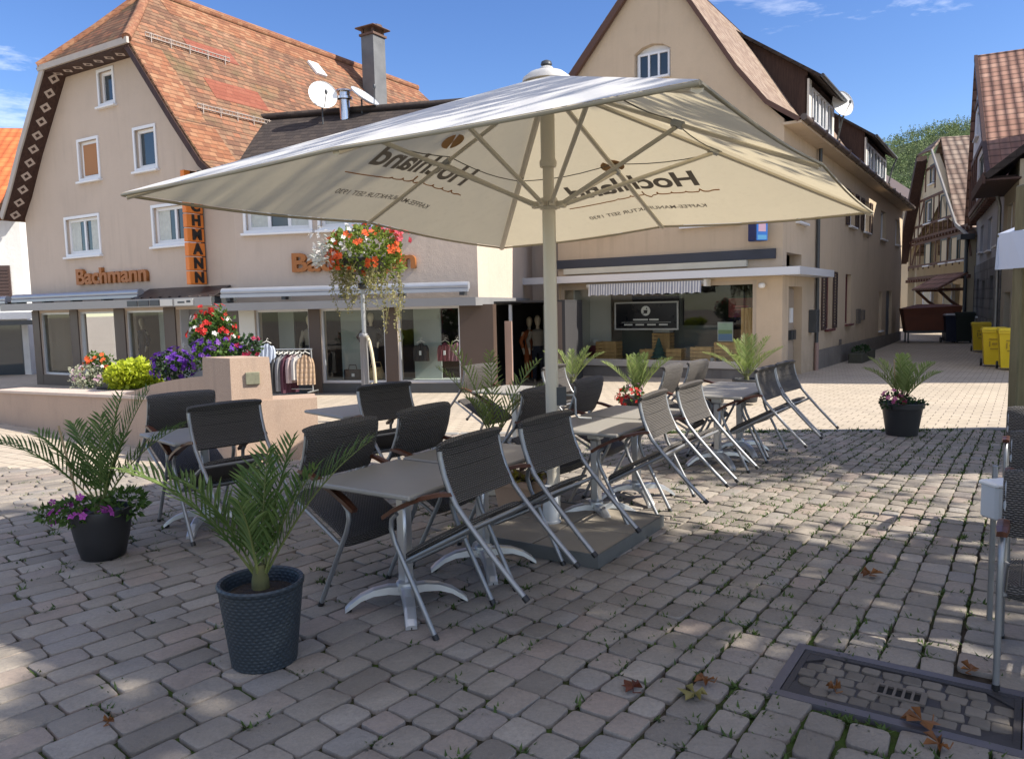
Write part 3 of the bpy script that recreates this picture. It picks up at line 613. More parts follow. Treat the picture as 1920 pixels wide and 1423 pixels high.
for k, (x, lab) in enumerate(((4.15,'small white cup left among the cups by the long crate'),(4.3,'small dark cup in the middle of the cups by the long crate'),(4.45,'small white cup right among the cups by the long crate'))):
    t = thing('cup', lab, 'cup', inC(x,.5,.1), -33.1, 'cups in the shop window'); m = MB(); m.lathe([(.035,0),(.05,.09),(.05,.1),(.042,.098),(.03,.02)], 12); m.build('cup_body', DGREY if k == 1 else OFFW, t, 50); m = MB(); m.tube([(.048,0,.08),(.08,0,.07),(.08,0,.04),(.042,0,.03)], .008, 6); m.build('handle', DGREY if k == 1 else OFFW, t, 60)

# ------------------------------------------------------------------ mannequins, clothes rail
SKINM = M('cream_mannequin', (.5,.42,.3), .45)
def mannequin(loc, rz, label, top, bottom, arms='down', h=1.0):
    t = thing('mannequin', label, 'mannequin', loc, rz, 'mannequins in the shop windows')
    m = MB(); m.lathe([(.02,1.50),(.05,1.52),(.07,1.57),(.085,1.65),(.08,1.72),(.05,1.775),(.01,1.79)], 12, sy=1.15)
    m.lathe([(.06,1.36),(.05,1.42),(.045,1.53)], 10)
    for s in (-1,1):
        pa = [(s*.19,0,1.36),(s*.27,.02,1.12),(s*.25,-.08,.88)] if arms == 'down' else [(s*.19,0,1.36),(s*.36,.03,1.15),(s*.2,-.1,.98)]
        m.tube(pa + [tuple(Vector(pa[-1])+Vector((0,-.03,-.12)))], [.05,.042,.035,.02], 8)
        m.tube([(s*.09,0,.85),(s*.1,-.01,.45),(s*.1,0,.06),(s*.1,-.1,.02)], [.08,.055,.035,.03], 8)
    m.build('figure', SKINM, t, 60)
    m = MB(); m.lathe([(.17,.86),(.15,1.0),(.145,1.08),(.18,1.25),(.19,1.34),(.12,1.41),(.07,1.43)], 14, sy=.62)
    for s in (-1,1):
        pa = [(s*.16,0,1.36),(s*.27,.02,1.12),(s*.25,-.07,.93)] if arms == 'down' else [(s*.16,0,1.36),(s*.36,.03,1.15),(s*.22,-.09,1.0)]
        m.tube(pa, [.065,.058,.05], 8)
    m.build('top', top, t, 60)
    m = MB(); m.lathe([(.15,.78),(.17,.86),(.155,.98)], 12, sy=.65)
    for s in (-1,1): m.tube([(s*.085,0,.86),(s*.1,-.01,.48),(s*.1,0,.1)], [.1,.075,.06], 8)
    m.build('trousers', bottom, t, 60)
    t.scale = (h,h,h); return t
def cloth(n, c, var=.15): return M(n, c, .85, 0, var, 9)
CB, CG, CT, CO, CGR = cloth('navy_cloth', (.015,.018,.03)), cloth('charcoal_cloth', (.04,.04,.042)), cloth('taupe_cloth', (.25,.22,.17)), cloth('rust_cloth', (.35,.1,.03)), cloth('sage_cloth', (.16,.24,.2))
mannequin(wpt(B,-2.0,.75,-.02), -11.9, 'cream mannequin in a taupe shirt behind the clothes rail', CT, CG, h=.86)
mannequin(wpt(B,-.45,.7,-.02), -6, 'mannequin in charcoal top with elbows out in the middle shop window', CG, CB, 'bent', .88)
mannequin(wpt(B,.02,.95,-.02), -40, 'mannequin in sage green at the right edge of the middle shop window', CGR, CB, h=.88)
mannequin(wpt(A,-5.05,.9,-.08), -31, 'dark dressed mannequin in the second window of the gabled house', CG, CB, h=.9)
mannequin(wpt(A,-3.05,.9,-.08), -20, 'taupe dressed mannequin in the third window of the gabled house', CT, CB, h=.9)
mannequin(wpt(B,3.05,3.0,-.3), 10, 'mannequin in taupe shirt and navy trousers standing in the dark doorway', CT, CB, h=.94)
mannequin(wpt(B,2.78,3.3,-.3), 30, 'mannequin in rust patterned dress behind another in the doorway', CO, CO, h=.92)
def garment(name, label, loc, rz, w, h, mat, d=.06, group=None):
    t = thing(name, label, 'garment', loc, rz, group); m = MB(); n = 14; k2 = 7
    P = lambda i, j, s: ((-w/2+w*i/n)*(.62+.38*min(1,j/k2*3)), s*(d*.5+.012*math.sin(i*1.7+j*.4)), -h*j/k2 + (-.09*abs(2*i/n-1) if j == 0 else 0))
    for s in (-1,1):
        for i in range(n):
            for j in range(k2): m.poly([P(i,j,s),P(i+1,j,s),P(i+1,j+1,s),P(i,j+1,s)])
    for j in range(k2):
        for i in (0,n): m.poly([P(i,j,-1),P(i,j,1),P(i,j+1,1),P(i,j+1,-1)])
    m.build('body', mat, t, 60)
    m = MB(); m.tube([(-w*.28,0,.0),(0,0,.05),(w*.28,0,.0)], .012, 6); m.tube([(0,0,.05),(0,0,.09),(.02,0,.11),(.035,0,.09)], .005, 5); m.build('hanger', OFFW, t, 60); return t
mx, my, mz = wpt(B,-1.72,-.75,0); gzr = gz(mx,my)
t = thing('clothes_rail', 'chrome clothes rail on castors outside the left window of the wing', 'clothes rail', (mx,my,gzr), -11.9)
m = MB(); m.tube([(-.5,0,.98),(.5,0,.98)], .016, 8)
for s in (-1,1): m.tube([(s*.48,0,.06),(s*.48,0,.98)], .016, 8); m.tube([(s*.48,-.24,.07),(s*.48,.24,.07)], .016, 8)
m.tube([(-.48,0,.12),(.48,0,.12)], .012, 8); m.build('rail_frame', STEEL, t, 60)
for s in (-1,1):
    for q in (-1,1): m = MB(); m.lathe([(.02,-.012),(.034,-.012),(.034,.012),(.02,.012)], 10, T=Matrix.Translation((s*.48,q*.22,.035)) @ Matrix.Rotation(R(90),4,'Y')); m.build('castor', BLACK, t, 60)
gl = [(-.42,CB,'navy garment at the left end of the clothes rail',.8),(-.3,CG,'charcoal garment second on the clothes rail',.82),(-.18,cloth('grey_knit',(.2,.2,.21)),'grey knit third on the clothes rail',.8),(-.06,cloth('plum_cloth',(.06,.015,.03)),'plum garment in the middle of the clothes rail',.84),(.07,cloth('pale_pink_cloth',(.36,.28,.28)),'pale pink blouse on the clothes rail beside a beige jacket',.62),(.2,cloth('white_blouse',(.42,.40,.38)),'white blouse hanging next to the beige quilted jacket',.55)]
for x, mt, lab, hh in gl: q = wpt(B,-1.72+x,-.75,0); garment('garment', lab, (q[0],q[1],gzr+.88), -11.9+62, .4, hh, mt, .07, 'garments on the clothes rail')
q = wpt(B,-1.72+.36,-.8,0); QB = NT('beige_quilted'); sp = QB.a('ShaderNodeSeparateXYZ', {0: QB.obj()}); hq = QB.math('ABSOLUTE', QB.math('SINE', QB.math('MULTIPLY', sp.outputs[2], 30))); QB.set(color=QB.mix(hq, (.33,.23,.15), (.36,.25,.165)), rough=.6); QB.bump(hq, .35, .02)
garment('quilted_jacket', 'beige quilted jacket at the right end of the clothes rail', (q[0],q[1],gzr+.88), -11.9+12, .36, .66, QB.m, .12, None)
q = wpt(B,-1.72-.5,-.85,0); garment('blouse', 'pale blue blouse hung on the left upright of the clothes rail', (q[0],q[1],gzr+1.12), -11.9+8, .34, .42, cloth('pale_blue_cloth',(.36,.41,.5)), .1)
for x, mt, lab in ((.78,CG,'dark child pullover with a price tag in the right window'),(1.35,cloth('wine_cloth',(.16,.03,.05)),'wine red child jacket in the right window'),(1.62,cloth('mauve_cloth',(.25,.12,.15)),'mauve child jacket at the right edge of the right window')):
    q = wpt(B,x,.6,0); t = garment('child_garment', lab, (q[0],q[1],.85), -11.9, .34, .42, mt, .1, 'child garments in the right window'); m = MB(); m.box(-.02,.03,-.09,-.08,-.28,-.18); m.build('price_tag', WHITE, t)
t = thing('basket', 'round wicker basket standing in the middle shop window', 'basket', wpt(B,-.28,.5,0), 0); m = MB(); m.lathe([(.1,0),(.16,.08),(.17,.2),(.14,.3),(.13,.3),(.15,.2),(.1,.03)], 18); m.build('basket_body', M('straw', (.35,.24,.1), .7, 0, .3, 30), t, 50); m = MB(); m.tube([(-.14,0,.29),(-.1,0,.42),(.1,0,.42),(.14,0,.29)], .012, 6); m.build('handle', M('straw_handle', (.3,.2,.09), .7), t, 60)
t = thing('handbag', 'dark handbag standing on the floor of the middle shop window', 'bag', wpt(B,-.85,.5,0), -12); m = MB(); m.bbox(-.2,.2,-.07,.07,0,.26,.02); m.build('bag_body', CB, t); m = MB(); m.tube([(-.1,0,.26),(-.08,0,.36),(.08,0,.36),(.1,0,.26)], .01, 6); m.build('handle', CB, t, 60); m = MB(); m.box(.0,.07,-.078,-.072,.1,.17); m.build('tag', WHITE, t)

# ------------------------------------------------------------------ half-timbered house in the lane
H = thing('timbered_house', 'half-timbered house with cream infill and brown tiled roof across the lane', 'house', (20.688,35.01,-.276), -103.22); H.scale = (1.167,)*3
outer = [(-9.0,-.9),(-.4,-.9),(-.4,4.0),(-1.7,4.4),(-5.5,7.95),(-6.0,7.95),(-8.85,3.75),(-9.0,3.5)]
wH = [(-6.1,-5.35,3.1,3.98),(-3.75,-3.0,3.1,3.98),(-2.4,-1.7,3.1,3.98),(-1.3,-.7,3.1,3.98),(-6.2,-5.4,5.0,5.9),(-3.9,-3.2,4.95,5.85),(-5.6,-5.05,6.7,7.4),(-6.2,-5.1,1.25,2.1),(-3.2,-2.2,1.25,2.1)]
mb = MB(); mb.prism(outer, 0, .3, 0, [rect(*w) for w in wH]); mb.box(-.7,-.4,.3,9,-.9,4.2); mb.box(-9,-8.7,.3,9,-.9,3.6); mb.box(-8.7,-.3,8.7,9,-.9,3.6); mb.build('front_wall', CREAM, H)
GRN = M('dark_green_grey_frame', (.06,.075,.075), .5)
for k, w in enumerate(wH): window(H, *w, rec=.06, fw=.06, mull=0 if k not in (7,8) else 1, trim=.07, tm=GRN if k < 7 else WFRAME)
mb = MB()
def xlim(z):
    L = -9.0 if z < 3.7 else -8.85+(z-3.75)*2.85/4.2; Rr = -.4 if z < 4.4 else -1.7-(z-4.4)*3.8/3.55; return L, Rr
for z in (2.45,3.0,4.05,4.3,4.85,6.0,7.3): l, r = xlim(z+.1); mb.box(l+.05,r-.02,-.035,-.002,z,z+.11)
def post(u, z0, z1, w=.10):
    if not any(a-.06 < u < b+.06 and c < z1 and z0 < d for a,b,c,d in wH): mb.box(u-w/2,u+w/2,-.03,-.002,z0,z1)
for (z0,z1,st) in ((2.88,3.0,.8),(3.13,4.05,.75),(4.43,4.85,.6),(4.98,6.0,.75),(6.38,7.3,.6)):
    l, r = xlim(z1); n = int((r-l)/st)
    for k in range(n+1): post(l+.1+(r-l-.2)*k/n, z0, z1)
for (u,z0,u2,z2) in ((-8.4,3.13,-7.7,4.05),(-.1,3.13,-.45,4.05),(-7.3,4.98,-6.6,6.0)): mb.sheet([(u,-.033,z0),(u+.14,-.033,z0),(u2+.14,-.033,z2),(u2,-.033,z2)], (0,-1,0), .03)
for k in range(22): l, r = -8.9, -.05; uu = l+(r-l)*k/21; mb.box(uu-.07,uu+.07,-.12,-.002,2.3,2.44); mb.box(uu-.06,uu+.06,-.1,-.002,4.18,4.29)
mb.build('timber_frame', TIMBER, H)
mb = MB(); hp = [(-5.75,8.7),(-1.55,4.5),(-.1,3.95)]
for p, q in zip(hp[:-1], hp[1:]): slope(mb, [(p[0],-.12 if p[1]<8 else .4,p[1]),(p[0],9.3,p[1]),(q[0],9.3,q[1]),(q[0],-.12,q[1])], .1)
slope(mb, [(-5.75,.4,8.7),(-9.4,-.45,3.4),(-9.4,9.3,3.4),(-5.75,9.3,8.7)], .1); slope(mb, [(-5.75,.4,8.7),(-6.25,-.45,8.05),(-5.15,-.14,8.08)], .08)
rH = mb.build('roof', PTILE, H)
m = MB(); m.sheet([(-5.15,-.14,8.10),(-1.55,-.14,4.54),(-.1,-.14,3.99),(-.15,-.14,3.89),(-1.63,-.14,4.42),(-5.2,-.14,7.97)], (0,-1,0), .06); m.build('verge_board', M('grey_verge_board', (.26,.25,.24), .6), rH)
m = MB(); m.sheet([(-6.2,-.48,8.0),(-9.45,-.48,3.35),(-9.2,-.48,3.25),(-6.1,-.48,7.75)], (0,-1,0), .45); m.build('dark_verge_board', DBROWN, rH)
m = MB(); slope(m, [(-3.9,-.05,2.55),(-.2,-.05,2.55),(-.2,-1.1,1.95),(-3.9,-1.1,1.95)], .08); pr_o = m.build('porch_roof', RPAN, H)
m = MB()
for u in (-.5,-3.6): m = MB(); m.tube([(u,-.05,1.1),(u,-.5,1.4),(u,-1.0,1.9)], .06, 6); m.box(u-.06,u+.06,-1.0,-.05,1.82,1.94); m.build('bracket', TIMBER, pr_o)
m = MB(); m.tube([(-.28,-.1,4.0),(-.28,-.1,-.5)], .07, 8); m.box(-.4,.0,-.4,.1,3.78,3.98); m.build('downpipe', DGREY, H)

# ------------------------------------------------------------------ white and stone house on the right of the lane
Rh = thing('stone_based_house', 'white rendered house with grey stone base and steep red pantiled roof', 'house', (20.4,34.0,-.353), -117.3); Rh.scale = (1.214,)*3
wR = [(.6,1.9,3.1,4.0),(3.6,5.0,3.0,4.0),(6.6,7.7,3.0,4.05)]; wR2 = [(.2,1.2,.9,2.2),(2.6,3.7,-.2,2.1),(5.4,6.6,.5,2.2)]
mb = MB(); mb.prism([(-1.6,2.7),(8.6,2.7),(8.6,4.5),(-1.6,4.5)], 0, .3, 0, [rect(*w) for w in wR]); mb.box(8.3,8.6,.3,8,-.7,4.5); mb.box(-1.6,-1.3,.3,8,-.7,4.5); mb.build('upper_wall', GREYR, Rh)
STN = tiles('grey_stone_blocks', [(0,(.12,.12,.12)),(.5,(.18,.18,.18)),(1,(.25,.25,.24))], .5, .3, .5, dark=.4)
mb = MB(); mb.prism([(-1.6,-.9),(8.6,-.9),(8.6,2.7),(-1.6,2.7)], -.04, .3, 0, [rect(*w) for w in wR2]); mb.build('stone_base', STN, Rh)
for w in wR: window(Rh, *w, rec=.08, fw=.06, mull=1)
for w in wR2: window(Rh, *w, rec=.1, fw=.08, mull=1, frame=LGREY)
mb = MB(); mb.prism([(-1.5,4.5),(7.8,4.5),(7.3,5.0),(1.2,9.0),(.8,9.0)], -.25, .3, 0, [rect(2.6,4.6,5.0,6.0), rect(1.0,2.2,6.9,7.8)]); mb.build('gable', WREND, Rh)
m = MB()
for z in (4.5,6.2,8.0): m.box(-1.2+(z-4.5)*.4,7.2-(z-4.5)*1.35,-.30,-.252,z,z+.16)
for k in range(8): uu = -1+k*.95; m.box(uu,uu+.12,-.3,-.252,4.66,min(6.2,9.2-uu*.6)) if not 2.3 < uu < 4.7 else None
for k in range(18): uu = -1.4+k*.56; m.box(uu-.1,uu+.1,-.22,-.01,4.34,4.49)
m.build('timber_frame', TIMBER, Rh)
GSH = M('grey_green_shutter', (.13,.15,.14), .6)
window(Rh, 2.6,4.6,5.0,6.0, y=-.25, rec=.05, mull=2, frame=GSH); window(Rh, 1.0,2.2,6.9,7.8, y=-.25, rec=.05, mull=1)
mb = MB(); slope(mb, [(1.0,-.38,9.75),(1.0,8.5,9.75),(7.2,8.5,5.3),(7.2,-.38,5.3)], .12); slope(mb, [(7.2,-.38,5.3),(7.2,8.5,5.3),(8.9,8.5,4.35),(8.9,-.38,4.35)], .12); slope(mb, [(1.0,-.38,9.75),(-1.9,-.38,4.3),(-1.9,8.5,4.3),(1.0,8.5,9.75)], .12)
rR = mb.build('roof', RPAN, Rh)
m = MB(); m.sheet([(1.0,-.40,9.77),(7.2,-.40,5.32),(8.9,-.40,4.37),(8.9,-.40,4.2),(7.1,-.40,5.16),(1.0,-.40,9.58)], (0,-1,0), .1); m.build('verge_board', DBROWN, rR)
m = MB(); m.tube([(8.95,-.6,4.25),(8.95,8.5,4.25)], .08, 8); m.tube([(8.8,-.2,4.2),(8.65,-.12,3.9),(8.65,-.12,-.5)], .05, 8); m.build('gutter', STEEL, rR, 60)
Nh = thing('beige_house', 'beige house at the right edge with dark timber eaves over the lane', 'house', wpt(Rh, 10.75, -.05, 0)[:2] + (-.353,), -117.3); Nh.scale = (1.214,)*3
NL = 3.1
mb = MB(); mb.prism(rect(0,NL,-.7,4.6), 0, .3, 0, [rect(.9,2.0,2.6,3.8), rect(.8,2.2,-.7,1.7)]); mb.prism([(0.3,-.7),(3.0,-.7),(3.0,7.0),(.3,4.6)], NL-.3, NL, 0, axes='yz'); mb.box(0,.3,.3,3,-.7,4.6); mb.build('front_wall', stucco('beige_render', (.42,.37,.28)), Nh)
window(Nh, .9,2.0,2.6,3.8, mull=1); window(Nh, .8,2.2,-.7,1.7, rec=.15, mull=0, frame=DGREY, sill=False)
mb = MB(); slope(mb, [(-.3,-.7,4.3),(NL+.25,-.7,4.3),(NL+.25,3.0,7.2),(-.3,3.0,7.2)], .14); rN = mb.build('roof', BTILE, Nh)
m = MB(); m.box(-.3,NL+.25,-.72,-.66,4.1,4.34); m.box(-.28,NL+.2,-.66,.02,4.16,4.2)
for k in range(5): m.box(k*.65,k*.65+.12,-.64,0,4.2,4.32)
m.build('eaves_timber', DBROWN, rN)
S = thing('tall_house', 'tall grey rendered house outside the right edge whose shadow fills the lane', 'house', wpt(Nh, 0, 3.75, 0)[:2] + (0,), -117.3)
mb = MB(); XS = 7.2; wS = [(XS-2.2+.0,XS-1.2,z,z+1.3) for z in (3.0,5.6,8.2)]
mb.prism(rect(-4.0,XS,-.8,13), 0, .3, 0); mb.box(XS-.3,XS,.3,8,-.8,13); mb.box(-4.0,-3.7,.3,8,-.8,13); mb.box(-3.7,XS-.3,7.7,8,-.8,13); mb.build('wall', GREYR, S)
for z in (2.4,5.0,7.6):
    for a in (1.2,4.6): w_ = window(S, a, a+1.1, z, z+1.5, y=-.01, rec=-.05, mull=1, trim=.08); w_.location = (XS,0,0); w_.rotation_euler = (0,0,R(90))
mb = MB(); slope(mb, [(-4.4,-.5,12.7),(XS+.3,-.5,12.7),(XS+.3,4,16.2),(-4.4,4,16.2)], .12); slope(mb, [(-4.4,4,16.2),(XS+.3,4,16.2),(XS+.3,8.5,12.7),(-4.4,8.5,12.7)], .12); mb.prism([(0,13),(8,13),(4,16.1)], XS-.25, XS-.02, 0, axes='yz'); mb.build('roof', RPAN, S)
# dark barn behind, brown neighbour
G = thing('dark_roofed_house', 'plain house with a dark brown roof behind the half-timbered house', 'house', (25.2,57,0), -40); G.scale = (1.3,)*3
mb = MB(); mb.box(-4.5,4.5,-4,4,-1,5.2); mb.prism([(-4.5,5.2),(4.5,5.2),(0,8.6)], -3.9, 3.9, 0, axes='xz'); mb.build('wall', CREAM, G)
mb = MB(); slope(mb, [(0,-4.4,8.8),(0,4.4,8.8),(5.0,4.4,4.9),(5.0,-4.4,4.9)], .15); slope(mb, [(0,-4.4,8.8),(-5.0,-4.4,4.9),(-5.0,4.4,4.9),(0,4.4,8.8)], .15); mb.build('roof', M('dark_brown_roof', (.06,.038,.033), .8, 0, .3, 2), G)
window(G, -2.6,-1.6,2.5,3.6, y=-4.06, rec=0, mull=1); window(G, 1.4,2.4,2.5,3.6, y=-4.06, rec=0, mull=1)
# white house with orange roof on the left
L = thing('white_house', 'bright white house with an orange pantiled roof at the left edge', 'house', (-24.4,25.9,0), 10)
mb = MB(); mb.prism(rect(0,7.6,-.9,5.6), 0, .3, 0, [rect(4.9,6.6,2.1,3.4), rect(1.2,2.9,2.1,3.4), rect(3.0,7.4,-.9,1.5)]); mb.box(7.3,7.6,.3,8,-.9,5.6); mb.box(0,.3,.3,8,-.9,5.6); mb.build('front_wall', WREND, L)
window(L, 4.9,6.6,2.1,3.4, mull=1, frame=DBROWN); window(L, 1.2,2.9,2.1,3.4, mull=1, frame=DBROWN); window(L, 3.0,7.4,-.9,1.5, rec=.1, mull=2, frame=DGREY, sill=False, name='shop_window')
for a in (4.3,6.65):
    m = MB(); m.bbox(a,a+.55,-.06,-.01,2.1,3.4,.008)
    for k in range(10): m.box(a+.06,a+.49,-.075,-.061,2.2+k*.115,2.27+k*.115)
    m.build('shutter', SHUT, L)
mb = MB(); slope(mb, [(-.4,-.5,5.35),(8.0,-.5,5.35),(8.0,4,8.9),(-.4,4,8.9)], .12); slope(mb, [(-.4,4,8.9),(8.0,4,8.9),(8.0,8.5,5.35),(-.4,8.5,5.35)], .12); mb.build('roof', ORANGE, L)
m = MB(); m.tube([(-.4,-.55,5.28),(8.0,-.55,5.28)], .08, 8); m.build('gutter', STEEL, L, 60)
m = MB(); m.box(.5,9.5,-1.0,-.003,1.55,1.78,0); m.box(.5,9.5,-1.02,-.9,1.35,1.5,1); m.build('shop_canopy', [WHITE, DGREY], L)
# ------------------------------------------------------------------ ground
def ground_mat():
    t = NT('square_pavers'); mp = t.a('ShaderNodeMapping', {'Vector': t.obj(), 'Rotation': (0,0,R(33.5))})
    br = t.a('ShaderNodeTexBrick', {'Vector': mp.outputs[0], 'Color1': (.50,.425,.33,1), 'Color2': (.43,.365,.28,1), 'Mortar': (.13,.11,.09,1), 'Scale': 1.0, 'Mortar Size': .007, 'Mortar Smooth': .3, 'Bias': -.1, 'Brick Width': .24, 'Row Height': .2}, offset=.5)
    f = t.noise(.5, 6); g = t.noise(9, 6)
    c = t.mix(t.rng(f, .35, .7, 0, .35), br.outputs[0], (.27,.235,.20)); c = t.mix(t.rng(g, .5, .8, 0, .3), c, (.22,.19,.16))
    t.set(color=c, rough=.85, spec=.25)
    h = t.math('ADD', t.math('MULTIPLY', br.outputs[1], -1.0), t.math('MULTIPLY', t.noise(50, 4), .3)); t.bump(h, .5, .008); return t.m
mb = MB()
ys = [-60,-20,-8,0,4,8,10,12,14,16,18,20,22,24,26,40,80,160,400,900]; xs = [-700,-200,-60,-30,-15,-8,-4,0,4,8,12,16,20,30,60,200,700]
for a, b in zip(xs[:-1], xs[1:]):
    for c, d in zip(ys[:-1], ys[1:]): mb.poly([(a,c,gz(a,c)-.045),(b,c,gz(b,c)-.045),(b,d,gz(b,d)-.045),(a,d,gz(a,d)-.045)])
tag(mb.build('square_paving', ground_mat()), kind='structure')

def joint_mat():
    t = NT('joint_soil'); f = t.noise(1.1, 5); g = t.noise(14, 5)
    c = t.mix(t.rng(g, .35, .65, 0, 1), (.035,.027,.02), (.085,.068,.05)); c = t.mix(t.math('MULTIPLY', t.rng(f, .40, .55, 0, 1), t.rng(g, .3, .55, .3, 1)), c, (.06,.095,.022))
    t.set(color=c, rough=.95, spec=.1); t.bump(t.noise(120, 4), .8, .01); return t.m
edge = lambda x: 9.62 - .1*(x-5) if x > -1.9 else 8.35
def in_patio(x, y): return y < edge(x) and not (x < -2.7 and y > 8.0 - (x+2.7)*.72)
mb = MB()
for i in range(-14, 16):
    a, b = i*.6, i*.6+.6; y1 = edge(a+.3)
    if a < -2.7: y1 = min(y1, 8.0-(a+2.4)*.72); zz0 = 0
    for (c, d) in ((-3,2),(2,5),(5,8),(8,y1)):
        if d > c: mb.poly([(a,c,gz(a,c)-.018),(b,c,gz(b,c)-.018),(b,d,gz(b,d)-.018),(a,d,gz(a,d)-.018)])
tag(mb.build('patio_bed', joint_mat()), kind='structure')

def cobble_mat():
    t = NT('grey_cobble'); g = t.a('ShaderNodeNewGeometry').outputs['Random Per Island']
    base = t.ramp(g, [(0,(.215,.188,.156)),(.3,(.29,.255,.212)),(.6,(.33,.288,.238)),(.75,(.335,.266,.218)),(.9,(.27,.25,.226)),(1,(.38,.335,.28))])
    f = t.noise(60, 6, rough=.7); m = t.noise(3.5, 5)
    c = t.mix(t.rng(f, .35, .75, 0, .45), base, (.13,.12,.115)); c = t.mix(t.rng(m, .5, .75, 0, .4), c, (.16,.14,.12)); c = t.mix(t.rng(t.noise(200,2), .6, .75, 0, .35), c, (.45,.42,.37)); c = t.mix(t.rng(t.noise(1.2, 7, dist=.6), .52, .66, 0, .42), c, (.135,.115,.09)); c = t.mix(t.rng(t.noise(27, 4), .68, .76, 0, .6), c, (.09,.08,.065))
    t.set(color=c, rough=.78, spec=.35); t.bump(t.math('ADD', f, t.math('MULTIPLY', t.noise(16, 4), 1.6)), .8, .007); return t.m
Q = (17.2, 26.0)
MHC, MHU, MHV = (1.585, 3.085), Vector((.83,-.56,0)).normalized(), Vector((.56,.83,0)).normalized()
def in_manhole(x, y, pad=0):
    d = Vector((x-MHC[0], y-MHC[1], 0)); return abs(d.dot(MHU)) < .44+pad and abs(d.dot(MHV)) < .235+pad
BPC, BPU = (.385, 5.4), Vector((.83,-.56,0)).normalized()
mb = MB(); SV, SF = mb.v, mb.f; rc = random.Random(3); tuft_spots = []
ang0 = math.atan2(4-Q[1], 0-Q[0]); th = ang0 - .42
def cobble(cx, cy, ca, sa, L, W):
    n = []; r = (.014 + rc.random()*.017)*min(1, L/.15); hl, hw = L/2, W/2; j = lambda: rc.uniform(-.006,.006)*min(1, L/.15)
    zt = .004 + rc.uniform(-.003,.003); tx, ty = rc.uniform(-.02,.02), rc.uniform(-.02,.02)
    ring = []
    for (sx, sy) in ((1,1),(-1,1),(-1,-1),(1,-1)):
        kx, ky = hl + j(), hw + j(); k = r*(.7+.6*rc.random()); c3 = [(kx, ky-k), (kx-k*.3, ky-k*.3), (kx-k, ky)]
        if sx*sy < 0: c3 = c3[::-1]
        ring += [(sx*a, sy*b) for a, b in c3]
    i = len(SV); N = len(ring)
    for (ins, z) in ((0,-.028),(0,-.006),(.0025,-.0018),(.009,0)):
        for a, b in ring:
            f = 1 - ins/max(.03, math.hypot(a,b)); a2, b2 = a*f, b*f
            SV.append((cx + a2*ca - b2*sa, cy + a2*sa + b2*ca, gz(cx,cy) + z + (zt + a2*tx + b2*ty if z > -.02 else 0)))
    for q in range(3):
        for k in range(N): SF.append((i+q*N+k, i+q*N+(k+1)%N, i+(q+1)*N+(k+1)%N, i+(q+1)*N+k)); mb.mi.append(0)
    SF.append(tuple(i+3*N+k for k in range(N))); mb.mi.append(0)
while th < ang0 + .5:
    wr = (.150 if th > ang0 else .155)*(.92+.16*rc.random()); xx = 1 if th > ang0-.02 else 0
    dth = wr/27.0; tm = th + dth/2; rr = 14.5 + rc.random()*.3
    while rr < 31.5:
        Lc = rc.uniform(.155,.215) if tm > ang0 + .0 else rc.uniform(.20,.28)
        rm = rr + Lc/2; cx, cy = Q[0]+rm*math.cos(tm), Q[1]+rm*math.sin(tm); W = dth*rm
        gap = .009 + .006*rc.random() + (.010 if rc.random() < .12 else 0)
        if -7.2 < cx < 7.5 and 1.2 < cy and in_patio(cx, cy) and cx < cy*.85+.9 and cx > -cy*.85-.9 and not in_manhole(cx, cy, .07):
            ca, sa = math.cos(tm + rc.uniform(-.02,.02)), math.sin(tm + rc.uniform(-.02,.02)); cobble(cx, cy, ca, sa, Lc-gap, W-gap)
            tuft_spots.append((Q[0]+rr*math.cos(tm), Q[1]+rr*math.sin(tm), tm, W, Lc))
        rr += Lc
    th += dth
# the sense of left/right: larger angles lie on the right-hand side of the patio
tag(mb.build('patio_cobbles', cobble_mat(), smooth=40, fix=False), kind='structure')
# weeds growing in the joints
GRASS = leafmat('joint_grass', (.035,.075,.012), (.11,.17,.035), .3)
def weed_density(x, y):
    d = .22 + (.5 if x > -.4 else 0) + (.25 if x > 1 else 0) + (.3 if x > 2 else 0) + (.5 if y > 8.3 and x > 1.5 else 0)
    return d*(.4+1.6*max(0, math.sin(x*1.9+y*.7)*math.sin(y*1.6-x*.8)+.35))
mb = MB(); rg = random.Random(5)
for (x, y, tm, W, Lc) in tuft_spots:
    if y > 9.9 or rg.random() > weed_density(x, y): continue
    for _ in range(rg.randint(1, 3)):
        if rg.random() < .6: s = rg.uniform(0, Lc); e = -W/2
        else: s = 0; e = rg.uniform(-W/2, W/2)
        px, py = x + s*math.cos(tm) - e*math.sin(tm), y + s*math.sin(tm) + e*math.cos(tm)
        for b in range(rg.randint(8, 20)):
            a = rg.uniform(0, 6.28); l = rg.uniform(.018,.062); o = Vector((px+rg.gauss(0,.018), py+rg.gauss(0,.018), gz(px,py)-.015)); d = Vector((math.cos(a),math.sin(a),rg.uniform(.25,1.1))).normalized(); sd = Vector((-math.sin(a),math.cos(a),0))*rg.uniform(.003,.008)
            mb.poly([o-sd*.5, o+d*l*.5-sd, o+d*l, o+d*l*.5+sd])
for k in range(240):                                              # a weedy fringe along the patio edge
    x = rg.uniform(1.5, 5.6); y = edge(x) + rg.gauss(.0,.06); dens = 1 if 4.6 < x < 5.3 or x < 3.9 else .35
    if rg.random() > dens: continue
    for b in range(10):
        a = rg.uniform(0,6.28); l = rg.uniform(.03,.09); o = Vector((x+rg.gauss(0,.04), y+rg.gauss(0,.03), gz(x,y)-.02)); d = Vector((math.cos(a),math.sin(a),rg.uniform(.4,1.4))).normalized(); sd = Vector((-math.sin(a),math.cos(a),0))*rg.uniform(.004,.01)
        mb.poly([o-sd*.5, o+d*l*.5-sd, o+d*l, o+d*l*.5+sd])
